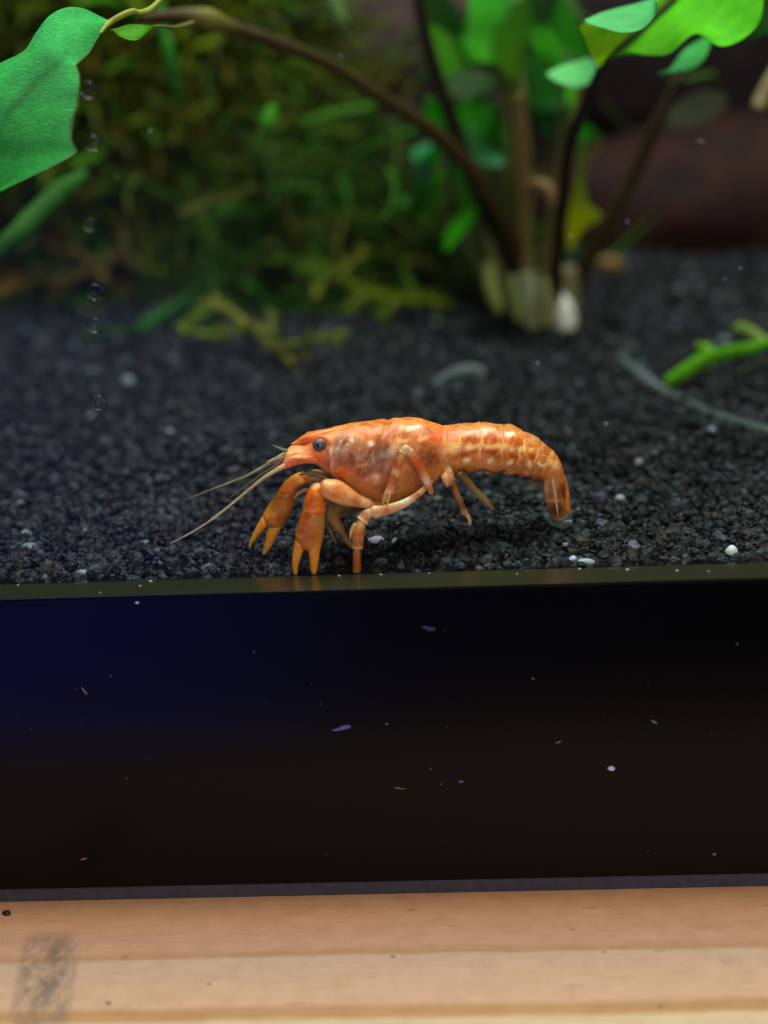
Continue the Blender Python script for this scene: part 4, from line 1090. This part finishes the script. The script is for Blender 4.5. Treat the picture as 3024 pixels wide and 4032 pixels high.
greens = [((50, 170, 10), (70, 190, 12)), ((36, 140, 14), (50, 160, 16)), ((90, 200, 10), (70, 180, 14)), ((30, 120, 12), (44, 136, 14)), ((80, 150, 12), (120, 170, 16)), ((50, 150, 40), (90, 190, 90))]
rs = random.Random(5)
for (cx, cy) in ((1740, 60), (1800, 210), (1905, 120), (1990, 300), (2090, 90), (2150, 180), (2200, 60), (1860, 440), (1940, 500), (1720, 470), (1680, 640), (2130, 420), (2200, 330), (1780, 560), (1700, 760), (1640, 820), (1800, 900), (1880, 980), (2020, 160), (2240, 480), (1960, 20)):
    an = math.radians(rs.choice([70, 90, 100, 115, 60, 130, 40]) + rs.uniform(-15, 15)); ln = rs.uniform(130, 220) * (0.6 if cy > 450 else 1); wd = rs.uniform(42, 80) * (0.55 if cy > 450 else 1)
    Yc = YP + rs.uniform(-12, 22); tl = rs.uniform(-12, 12); tw = rs.uniform(-7, 7)
    rws = []
    for u_ in np.linspace(-1, 1, 6):
        hw = wd * max(0.06, (1 - u_ * u_) ** 0.6)
        mx_, my_ = cx + math.cos(an) * ln * u_ + 26 * u_ * u_, cy + math.sin(an) * ln * u_
        dx_, dy_ = -math.sin(an) * hw, math.cos(an) * hw
        rws.append((mx_ + dx_, my_ + dy_, Yc + tl * u_ + tw, mx_ - dx_, my_ - dy_, Yc + tl * u_ - tw))
    c1, c2 = rs.choice(greens)
    small.append((rws, c1, c2))
    if cy < 560:
        bx_, by_ = cx + math.cos(an) * ln * 0.9 + 20, cy + math.sin(an) * ln * 0.9
        stem('petiole', [(bx_, by_, Yc + tl * 0.9, 8), ((bx_ * 2 + 2080) / 3 + 20, (by_ * 2 + 1180) / 3, Yc * 0.6 + YP * 0.4, 11), (2080 + (bx_ - 2000) * 0.28, 1060, YP, 14), (2090 + (bx_ - 2000) * 0.22, 1260, YP, 18)], pl, rs.choice([(96, 104, 40), (72, 84, 30), (120, 120, 60), (58, 60, 26)]), n=30, m=10)
for rws, c1, c2 in small:
    leaf_grid('leaf', rws, M_leafsoft, pl, two(c1, c2), 0.3, 26, 14)

# ------------------------------------------------------------------ back of the tank: moss mound, driftwood, stone
def blob_obj(name, cen, rad, mat, amp=0.18, freq=0.06, seed=1, sub=5, flatten_bottom=True):
    V, Fc = ICO, IF
    for _ in range(sub): V, Fc = subdiv(V, Fc)
    w_ = np.array(cen) + V * np.array(rad)
    k = 1 + amp * (snoise(w_, freq, seed) * 0.7 + snoise(w_, freq * 2.7, seed + 1) * 0.35 + snoise(w_, freq * 7, seed + 2) * 0.15)
    w_ = np.array(cen) + V * np.array(rad) * k[:, None]
    w_[:, 2] = np.maximum(w_[:, 2], ground_z(w_[:, 0], w_[:, 1]) - 1.5)
    w_[:, 1] = np.minimum(w_[:, 1], 253)
    return mesh_obj(name, w_, [list(t) for t in Fc], mat)


pc = P(720, 640, 175)
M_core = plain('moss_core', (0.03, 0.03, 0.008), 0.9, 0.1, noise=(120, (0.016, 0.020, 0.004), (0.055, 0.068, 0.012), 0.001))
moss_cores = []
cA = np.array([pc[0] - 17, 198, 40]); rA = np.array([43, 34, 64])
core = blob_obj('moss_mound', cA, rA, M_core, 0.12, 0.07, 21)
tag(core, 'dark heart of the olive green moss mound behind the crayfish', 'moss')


def frond_geo(start, dirv, length, r0, n=9, bend=0.5, droop=0.25, m=4, flat=0.45):
    pts = [np.array(start, float)]; d = np.array(dirv, float); d /= np.linalg.norm(d)
    for i in range(n - 1):
        d = d + RNG.normal(0, bend / n * 1.8, 3) + np.array([0, 0, -droop / n]); d /= np.linalg.norm(d)
        q = pts[-1] + d * length / (n - 1)
        q[2] = max(q[2], float(ground_z(q[0], q[1])) + r0); q[1] = min(q[1], 252)
        pts.append(q)
    rad = r0 * np.linspace(1, 0.45, n)
    return tube_geo(np.array(pts), rad, m, flat, flatdir=RNG.normal(size=3))


def frond_mass(name, starts, dirs, lens, rads, palette, mat, label, parent=None, bend=0.9, droop=0.5):
    VV, FF, CC, k = [], [], [], 0
    for s_, d_, l_, r_ in zip(starts, dirs, lens, rads):
        v_, f_ = frond_geo(s_, d_, l_, r_, bend=bend, droop=droop)
        c_ = np.array(lin(palette(s_))) * RNG.uniform(0.6, 1.15)
        VV.append(v_); CC.append(np.tile(c_, (len(v_), 1)))
        FF += [[a + k for a in t] for t in f_]; k += len(v_)
    o_ = mesh_obj(name, np.concatenate(VV), FF, mat, parent, cols=np.concatenate(CC).clip(0, 1))
    tag(o_, label, None, kind='stuff')
    return o_


def moss_pal(s_):
    h = s_[2]
    r = RNG.random()
    if h < 22 and s_[0] < pc[0] - 18 and r < 0.7: return (124, 96, 30)
    if h > 58 and r < 0.55: return (120, 142, 16)
    if r < 0.42: return (98, 114, 14)
    if r < 0.62: return (110, 102, 22)
    if r < 0.84: return (72, 126, 16)
    return (74, 86, 12)


nm = 3600
U = RNG.normal(size=(nm, 3)); U[:, 1] = -np.abs(U[:, 1]) * 1.2; U /= np.linalg.norm(U, axis=1)[:, None]
st_ = cA + U * rA * RNG.uniform(0.9, 1.05, (nm, 1))
ok = (st_[:, 2] > 1) & (st_[:, 2] < 120)
st_, U_ = st_[ok], U[ok]
dr = U_ * 0.9 + RNG.normal(0, 0.55, U_.shape) + np.array([0, -0.2, 0.15])
frond_mass('moss', st_, dr, RNG.uniform(10, 30, len(st_)), RNG.uniform(0.5, 2.1, len(st_)), moss_pal, M_moss, 'olive and brown moss fronds covering the mound')

# second, greener tuft running to the right along the gravel
nm = 900
cB = P(1330, 900, 165)
st_ = np.stack([RNG.normal(cB[0], 17, nm), RNG.normal(158, 12, nm), np.abs(RNG.normal(10, 16, nm)) + 4], -1)
dr = RNG.normal(0, 1, (nm, 3)) * np.array([1, 0.7, 0.6]) + np.array([0.2, -0.3, 0.1])
frond_mass('moss', st_, dr, RNG.uniform(8, 20, nm), RNG.uniform(0.45, 1.0, nm), lambda s_: [(64, 100, 22), (50, 112, 24), (90, 92, 30), (44, 60, 16)][RNG.integers(4)], M_moss, 'greener tuft of moss trailing over the gravel towards the rosette plant')

# stone above the tuft and the driftwood log at right
c_ = P(1480, 170, 215)
o = blob_obj('stone', (c_[0], 215, 62), (30, 26, 58), M_rock, 0.16, 0.06, 31)
tag(o, 'mauve brown stone rising behind the arching plant stem', 'stone')
c_ = P(2850, 780, 195)
o = blob_obj('driftwood_log', (c_[0] + 14, 205, 16), (62, 30, 22), M_drift, 0.10, 0.05, 41)
tag(o, 'reddish brown driftwood log lying behind the rosette plant', 'driftwood')
c_ = P(2900, 300, 230)
o = blob_obj('driftwood_log', (c_[0] + 10, 236, 66), (70, 12, 44), M_drift2, 0.14, 0.06, 47)
tag(o, 'dark driftwood branch leaning on the back pane', 'driftwood')


# ------------------------------------------------------------------ single sprigs that can be told apart
def add_leaflets(o_, br, col_, per_mm=1.5, ln=(1.2, 3.0), r0=0.34):
    """short needles along a frond, joined to it as one part"""
    q = catmull([tuple(a[:4]) for a in br], 60)
    pts = np.array([P(a[0], a[1], a[2]) for a in q])
    d = np.linalg.norm(np.diff(pts, axis=0), axis=1).sum()
    n_ = int(d * per_mm); VV, FF, CC, k = [], [], [], 0
    for _ in range(n_):
        i = RNG.integers(1, 58)
        tn = pts[i + 1] - pts[i - 1]; tn /= np.linalg.norm(tn) + 1e-9
        dv = RNG.normal(size=3); dv -= tn * (dv @ tn); dv /= np.linalg.norm(dv) + 1e-9
        dv = dv * 0.8 + tn * RNG.uniform(0.1, 0.9) * (1 if RNG.random() < 0.8 else -1)
        l_ = RNG.uniform(*ln)
        pp = np.array([pts[i], pts[i] + dv * l_ * 0.5 + np.array([0, 0, 0.15 * l_]), pts[i] + dv * l_])
        pp[:, 2] = np.maximum(pp[:, 2], ground_z(pp[:, 0], pp[:, 1]) + 0.2)
        v_, f_ = tube_geo(pp, np.array([r0, r0 * 0.9, r0 * 0.3]), 5, 0.6)
        VV.append(v_); FF += [[a + k for a in t] for t in f_]; k += len(v_)
        CC.append(np.tile(np.array(lin(col_)) * RNG.uniform(0.7, 1.35), (len(v_), 1)))
    if VV:
        x_ = mesh_obj('leaflets', np.concatenate(VV), FF, M_moss, o_, cols=np.concatenate(CC).clip(0, 1))
        x_['kind'] = 'stuff'


def sprig(name, label, branches, base, cat='moss', mat=None, group=None, needles=0.0):
    q0 = P(*branches[0][0][:3])
    t_ = thing(name, (q0[0], q0[1], q0[2] - branches[0][0][3] * pxscale(q0[1])), label, cat, group)
    for k, br in enumerate(branches):
        col_ = br[0][4] if len(br[0]) > 4 else base
        fr = limb('frond', [(*a[:3], a[3] * (0.62 if needles else 1)) for a in br], mat or M_moss, t_, n=34, m=12, base=col_, noise=0.18, flat=0.7)
        if needles: add_leaflets(fr, br, col_, needles)
    return t_


def gy(px, py, lift=0.0):
    """depth of the gravel seen at this photo point"""
    return float(G(px, py)[1])


Y1 = gy(1130, 1450); Y0 = gy(560, 1330); Yg = gy(1350, 1360)
sprig('moss_sprig', 'yellow green looping moss sprig lying on open gravel', [
    [(1150, 1435, Y1, 26, (128, 134, 54)), (1090, 1370, Y1 + 1, 28), (1030, 1310, Y1 + 4, 20), (960, 1270, Y1 + 7, 26), (880, 1215, Y1 + 12, 26), (800, 1190, Y1 + 16, 22)],
    [(975, 1268, Y1 + 7, 24, (104, 128, 28)), (920, 1310, Y1 + 5, 18), (830, 1320, Y1 + 5, 18), (740, 1310, Y1 + 6, 22), (720, 1290, Y1 + 7, 18), (790, 1240, Y1 + 10, 14), (850, 1215, Y1 + 12, 14)],
    [(1080, 1360, Y1 + 1, 18, (102, 118, 40)), (1072, 1290, Y1 + 3, 16), (1060, 1225, Y1 + 6, 15)],
    [(1110, 1360, Y1 + 1, 20, (106, 118, 44)), (1200, 1345, Y1 + 1, 18), (1280, 1340, Y1 + 1, 16), (1345, 1345, Y1 + 1, 10)],
    [(1140, 1420, Y1, 18, (118, 120, 56)), (1190, 1410, Y1, 14), (1220, 1402, Y1, 12)]], (136, 140, 40), needles=2.2)
sprig('moss_sprig', 'long straight deep green frond slanting down to the gravel', [
    [(540, 1300, Y0, 26, (52, 112, 34)), (640, 1240, Y0 + 8, 30), (760, 1160, Y0 + 18, 30), (880, 1060, Y0 + 30, 28), (980, 960, Y0 + 42, 22), (1030, 920, Y0 + 48, 12)],
    [(760, 1165, Y0 + 18, 16, (64, 110, 40)), (800, 1240, Y0 + 10, 14), (820, 1280, Y0 + 6, 10)]], (52, 112, 34), needles=1.6)
Yk = gy(1500, 1262)
sprig('moss_sprig', 'yellow tipped moss runner reaching over the gravel to the white root crown', [
    [(1775, 1205, Yk + 4, 22, (112, 130, 26)), (1680, 1180, Yk + 2, 22), (1560, 1180, Yk, 26), (1440, 1150, Yk + 2, 28), (1330, 1090, Yk + 5, 26), (1220, 1030, Yk + 8, 20)],
    [(1560, 1180, Yk, 22, (104, 134, 36)), (1520, 1225, Yk - 2, 22), (1500, 1250, Yk - 3, 14)],
    [(1440, 1150, Yk + 2, 20, (120, 140, 40)), (1390, 1200, Yk - 1, 18), (1370, 1228, Yk - 2, 12)],
    [(1240, 1170, Yk, 22, (120, 132, 36)), (1280, 1110, Yk + 3, 22), (1360, 1060, Yk + 6, 20), (1440, 980, Yk + 9, 16)],
    [(1640, 1180, Yk + 1, 18, (90, 130, 36)), (1600, 1110, Yk + 4, 18), (1590, 1030, Yk + 6, 12)],
    [(1330, 1090, Yk + 5, 22, (84, 130, 34)), (1250, 1080, Yk + 6, 22), (1150, 1040, Yk + 8, 20), (1040, 1020, Yk + 10, 14)]], (104, 136, 30), needles=2.4)
sprig('moss_sprig', 'ochre brown moss frond at the foot of the moss mound', [
    [(200, 1120, Yk + 6, 24, (82, 72, 26)), (300, 1090, Yk + 8, 28), (420, 1040, Yk + 10, 30), (500, 960, Yk + 14, 24)],
    [(420, 1120, Yk + 5, 22, (88, 76, 26)), (380, 1060, Yk + 8, 24), (300, 1000, Yk + 12, 20), (200, 980, Yk + 14, 14)],
    [(560, 1060, Yk + 8, 20, (74, 70, 26)), (500, 1000, Yk + 10, 22), (480, 900, Yk + 14, 16)]], (130, 98, 34), needles=2.4)
Yr = gy(2650, 1525)
sprig('moss_sprig', 'bright lime forked moss sprig beside the pale root', [
    [(2625, 1508, Yr, 22, (84, 160, 14)), (2700, 1460, Yr + 1, 30), (2780, 1415, Yr + 3, 32), (2880, 1385, Yr + 5, 26), (2980, 1370, Yr + 6, 24), (3060, 1340, Yr + 8, 24)],
    [(2815, 1405, Yr + 3, 22, (100, 160, 30)), (2775, 1375, Yr + 5, 24), (2745, 1365, Yr + 6, 18)],
    [(3010, 1355, Yr + 7, 24, (120, 150, 70)), (2965, 1315, Yr + 10, 26), (2910, 1295, Yr + 12, 28), (2895, 1290, Yr + 12, 18)]], (92, 160, 20))
sprig('moss_sprig', 'dark grey green frond lying behind the pale root', [[(2900, 1480, Yr - 1, 14), (2950, 1450, Yr, 16), (3030, 1430, Yr + 1, 12), (3080, 1425, Yr + 2, 8)]], (56, 66, 56))
sprig('moss_sprig', 'blurred green frond hanging below the big mint leaf', [[(-40, 1010, 70, 34, (50, 104, 30)), (60, 930, 72, 40), (150, 840, 76, 42), (250, 750, 80, 40), (340, 690, 84, 26)]], (50, 104, 30))
sprig('grass_blade', 'single straight green blade hanging beside the lime leaf', [[(700, 400, 96, 10, (44, 116, 26)), (690, 340, 96, 24), (668, 220, 96, 26), (640, 100, 98, 24), (630, 20, 100, 20)]], (44, 116, 26), 'plant')
sprig('grass_blade', 'short green blade standing in front of the moss mound', [[(1040, 560, 110, 12, (60, 130, 24)), (1055, 480, 110, 26), (1075, 420, 112, 18)]], (60, 130, 24), 'plant')
sprig('grass_blade', 'pale green blade in front of the mauve stone', [[(1355, 95, 120, 16, (80, 110, 56)), (1330, 40, 122, 30), (1300, -40, 124, 26)]], (80, 110, 56), 'plant')
sprig('grass_blade', 'green strand slanting under the arching plant stem', [[(1200, 490, 125, 16, (66, 118, 28)), (1290, 460, 126, 22), (1400, 440, 128, 22), (1470, 420, 130, 12)]], (66, 118, 28), 'plant')
sprig('twig', 'pale beige twig stub at the dark driftwood', [[(2985, 425, 100, 26, (130, 116, 80)), (3010, 370, 101, 28), (3060, 280, 102, 26), (3100, 200, 103, 24)]], (130, 116, 80), 'twig', M_stem)
sprig('twig', 'small ochre leaf scrap lying right of the rosette plant', [[(2360, 1030, gy(2400, 1075), 14, (136, 110, 56)), (2410, 1040, gy(2400, 1075), 30), (2450, 1050, gy(2400, 1075), 14)]], (136, 110, 56), 'leaf', M_stem)

# translucent pale roots / mulm strands on the gravel
M_root = flesh('pale_root', sss=0.0, rough=0.3, alpha=0.36, spots=0.2)
Yq = [gy(2500, 1450), gy(2620, 1540), gy(2760, 1615), gy(2900, 1675), gy(3024, 1712)]
t_ = thing('pale_root', G(2620, 1545), 'long translucent grey green root lying across the gravel', 'root')
limb('root_strand', [(2440, 1395, Yq[0] + 4, 8), (2480, 1440, Yq[0], 14), (2520, 1470, Yq[0] - 2, 19), (2600, 1530, Yq[1], 18), (2700, 1585, (Yq[1] + Yq[2]) / 2, 20), (2800, 1630, Yq[2] - 3, 20), (2920, 1665, Yq[3], 18), (3030, 1695, Yq[4], 18), (3120, 1720, Yq[4] - 3, 16)], M_root, t_, n=70, m=14, base=(112, 136, 128), blobs=[(2560, 1500, 50, 30, 30, (160, 180, 190), .7)])
t_ = thing('pale_root', G(1810, 1490), 'short curved translucent root scrap on bare gravel behind the crayfish', 'root')
limb('root_strand', [(1715, 1515, gy(1715, 1520), 10), (1760, 1478, gy(1760, 1490), 16), (1820, 1455, gy(1820, 1480), 17), (1880, 1452, gy(1880, 1475), 15), (1905, 1470, gy(1905, 1480), 9)], M_root, t_, n=40, m=14, base=(120, 146, 144))


# ------------------------------------------------------------------ small grit, bubbles, dust
def pebble(px, py, rpx, col_, label, name='pebble', Yd=None, squash=(1, 1, 1), lift=0.0, mat=None, group=None, seed=0):
    q = G(px, py) if Yd is None else P(px, py, Yd)
    r = rpx * pxscale(q[1])
    V, Fc = subdiv(*subdiv(ICO, IF))
    k = 1 + 0.12 * snoise(V, 2.2, 50 + seed)
    v_ = q + np.array([0, 0, lift]) + V * k[:, None] * r * np.array(squash)
    o_ = mesh_obj(name, v_, [list(t) for t in Fc], mat or M_pebble, cols=np.tile(np.array(lin(col_)), (len(v_), 1)))
    return tag(o_, label, 'pebble' if name == 'pebble' else name.split('_')[-1], group)


M_pebble = plain('pebble', (0.5, 0.5, 0.5), 0.45, 0.4, vcol=True, noise=(900, (0.8, 0.8, 0.8), (1.15, 1.15, 1.15), 0.0001))
pebble(2881, 2180, 24, (196, 226, 212), 'round white pebble by the glass, the brightest grain', lift=0.25, seed=1)
pebble(2300, 2216, 34, (120, 150, 150), 'flat bluish grey shell chip lying against the glass edge', squash=(1.2, .6, .5), seed=2)
pebble(2256, 2204, 16, (170, 176, 206), 'lilac white grain touching the bluish shell chip', seed=3)
pebble(1480, 2126, 26, (150, 164, 178), 'pale grey grain just behind the crayfish front foot', squash=(1.2, .8, .6), seed=4)
pebble(330, 2268, 32, (94, 116, 110), 'rounded grey green grain at the glass edge among charcoal gravel', squash=(1.2, .9, .8), seed=5)
pebble(502, 1508, 26, (92, 116, 116), 'blurred grey green grain below the looping moss sprig', seed=6)
pebble(2800, 1702, 22, (120, 150, 156), 'small pale ring shaped grain beneath the long translucent root', seed=7)
pebble(2516, 1826, 22, (96, 112, 112), 'greyish grain on the gravel right of the crayfish tail', seed=8)
pebble(2442, 1966, 20, (116, 136, 134), 'pale grain in the gravel below and right of the tail fan', seed=9)
pebble(25, 3597, 16, (30, 26, 24), 'lone black gravel crumb lying on the pine shelf', Yd=float(onwood(25, 3600)[1]), squash=(1.3, .9, .8), seed=10)
q = G(2780, 2222)
t_ = thing('shell_sliver', q, 'thin glinting white shell sliver under the round white pebble', 'shell')
limb('sliver', [(2730, 2224, 5.6, 4), (2770, 2228, 5.5, 6), (2815, 2222, 5.5, 6), (2830, 2219, 5.5, 3)], M_pebble, t_, n=20, m=10, base=(220, 232, 226))

# air bubbles clinging to the inside of the front pane
for i, (bx, by, br) in enumerate(((350, 355, 33), (368, 565, 30), (352, 885, 26), (375, 1150, 33), (373, 1281, 31), (388, 1586, 32))):
    c0 = P(bx, by, PT + 0.75)
    V, Fc = subdiv(*subdiv(*subdiv(ICO, IF)))
    r = br * pxscale(PT + 0.75)
    o = mesh_obj('bubble', c0 + V * r * np.array([1, 0.85, 1.08]), [list(t) for t in Fc], M_bubble)
    tag(o, ('faint air bubble touching the ragged edge of the big mint leaf', 'faint air bubble level with the torn corner of the big mint leaf', 'tiniest faint air bubble over the dark moss mound', 'clear round air bubble over the brown foot of the moss mound', 'round air bubble over the line where moss meets gravel', 'lowest faint air bubble, over bare gravel below the rest of the column')[i], 'bubble', 'air bubbles on the front glass')

# dust flecks on the base and lint on the pane
M_lint = plain('lint', (0.4, 0.4, 0.42), 0.7, 0.3)


def fleck(px, py, lx, ly, ang, label, col_, depth=-0.06):
    c0 = P(px, py, depth); sc_ = pxscale(0) * (1.0 if depth < -0.03 else 0.6)
    n_ = 12; th = np.linspace(0, 2 * math.pi, n_, endpoint=False)
    rr = 1 + RNG.normal(0, 0.18, n_)
    a = math.radians(ang)
    x_ = np.cos(th) * lx * rr; z_ = np.sin(th) * ly * rr
    X_ = (x_ * math.cos(a) - z_ * math.sin(a)) * sc_; Z_ = (x_ * math.sin(a) + z_ * math.cos(a)) * sc_
    front = np.stack([c0[0] + X_ * .8, np.full(n_, depth - 0.05), c0[2] + Z_ * .8], -1)
    back = np.stack([c0[0] + X_, np.full(n_, depth + 0.055), c0[2] + Z_], -1)
    f_ = [list(range(n_))[::-1], list(range(n_, 2 * n_))] + [[i, (i + 1) % n_, n_ + (i + 1) % n_, n_ + i] for i in range(n_)]
    o_ = mesh_obj('dust_fleck', np.concatenate([front, back]), f_, col_, smooth=False)
    return tag(o_, label, 'dust', 'dust flecks on the aquarium front')


M_d1 = plain('dust_lilac', lin((92, 88, 150)), 0.9, 0.1); M_d2 = plain('dust_warm', lin((120, 96, 84)), 0.9, 0.1); M_d3 = plain('dust_bright', lin((190, 184, 220)), 0.9, 0.1); M_d4 = plain('dust_dim', lin((50, 56, 92)), 0.9, 0.1)
fleck(1352, 2866, 42, 9, 18, 'lilac slanting dust flake in the middle of the black base', M_d1)
fleck(1690, 2476, 30, 10, -14, 'dim bluish dust smear on the black base below the crayfish', M_d4)
fleck(2409, 3027, 14, 11, 0, 'bright round lilac dust speck on the lower black base', M_d3)
fleck(1816, 3077, 11, 6, 0, 'small oval lilac speck left of the bright round speck', M_d1)
fleck(332, 2720, 19, 4, -58, 'pale curved lint hair on the left of the black base', M_d2)
fleck(2576, 2842, 18, 5, -30, 'short warm grey hair above the bright round speck', M_d2)
fleck(2200, 2922, 12, 4, 22, 'tiny warm grey hair between two dust specks', M_d2)
fleck(1574, 3104, 26, 3, -8, 'thin curved warm hair left of the small oval speck', M_d2)
fleck(540, 2374, 8, 4, 0, 'tiny bright speck just under the polished pane edge', M_d3)
fleck(330, 3382, 14, 5, 10, 'faint warm speck low on the left of the black base', M_d2)
fleck(2098, 2672, 6, 4, 0, 'pinprick speck right of the bluish smear', M_d2)
fleck(1523, 2850, 7, 4, 0, 'pinprick speck beside the slanting lilac flake', M_d1)
fleck(2812, 3364, 8, 7, 0, 'faint speck low on the right of the black base', M_d2)
for (a, b_, lx, ly, an, lab) in ((461, 700, 5, 3, 0, 'white lint dot right of the big mint leaf'), (1343, 220, 8, 4, -20, 'white lint dot above the arching stem'), (2470, 872, 16, 3, -75, 'curved white lint hair in front of the driftwood'), (2118, 1430, 10, 3, 80, 'short white lint hair below the white root crown'), (2386, 1668, 12, 3, 5, 'white lint hair above the tail in front of gravel'), (2915, 1056, 8, 4, 0, 'white lint dot right of the ochre scrap'), (2855, 1097, 8, 3, -40, 'grey lint fleck in front of the back gravel'), (2246, 930, 9, 3, -50, 'pale lint hair beside the yellow leaf'), (2760, 556, 26, 2, -10, 'thin faint lint hair above the red driftwood'), (592, 515, 16, 4, 60, 'faint lint arc in front of the moss mound')):
    fleck(a, b_, lx, ly, an, lab, M_lint, depth=-0.01)
for i in range(22):
    a, b_ = random.uniform(60, 2960), random.uniform(2420, 3400)
    fleck(a, b_, random.uniform(2.5, 6), random.uniform(2, 4), random.uniform(0, 180), 'pinprick dust speck on the glossy black base', random.choice([M_d4, M_d2, M_d4]))
# grit caught on the polished edge
for i, (a, b_) in enumerate(((70, 2300), (592, 2285), (552, 2307), (395, 2334), (1500, 2258), (1690, 2255), (1335, 2252), (2282, 2240), (2470, 2243), (2666, 2247), (2036, 2260), (2790, 2249))):
    d = ray(a, b_); q = CAM + d * ((0.05 - CAM[2]) / d[2])
    yy = min(max(q[1], 0.4), PT - 0.5)
    q = P(a, b_, yy); q[2] = 0.07
    V, Fc = ICO, IF
    o = mesh_obj('grit', q + V * np.array([0.2, 0.12, 0.07]) * random.uniform(0.6, 1.2), [list(t) for t in Fc], M_lint, smooth=False)
    tag(o, 'tiny pale grit crumb caught on the polished pane edge', 'grit', 'grit on the pane edge')

for o in bpy.data.objects:
    if '_org' in o: del o['_org']
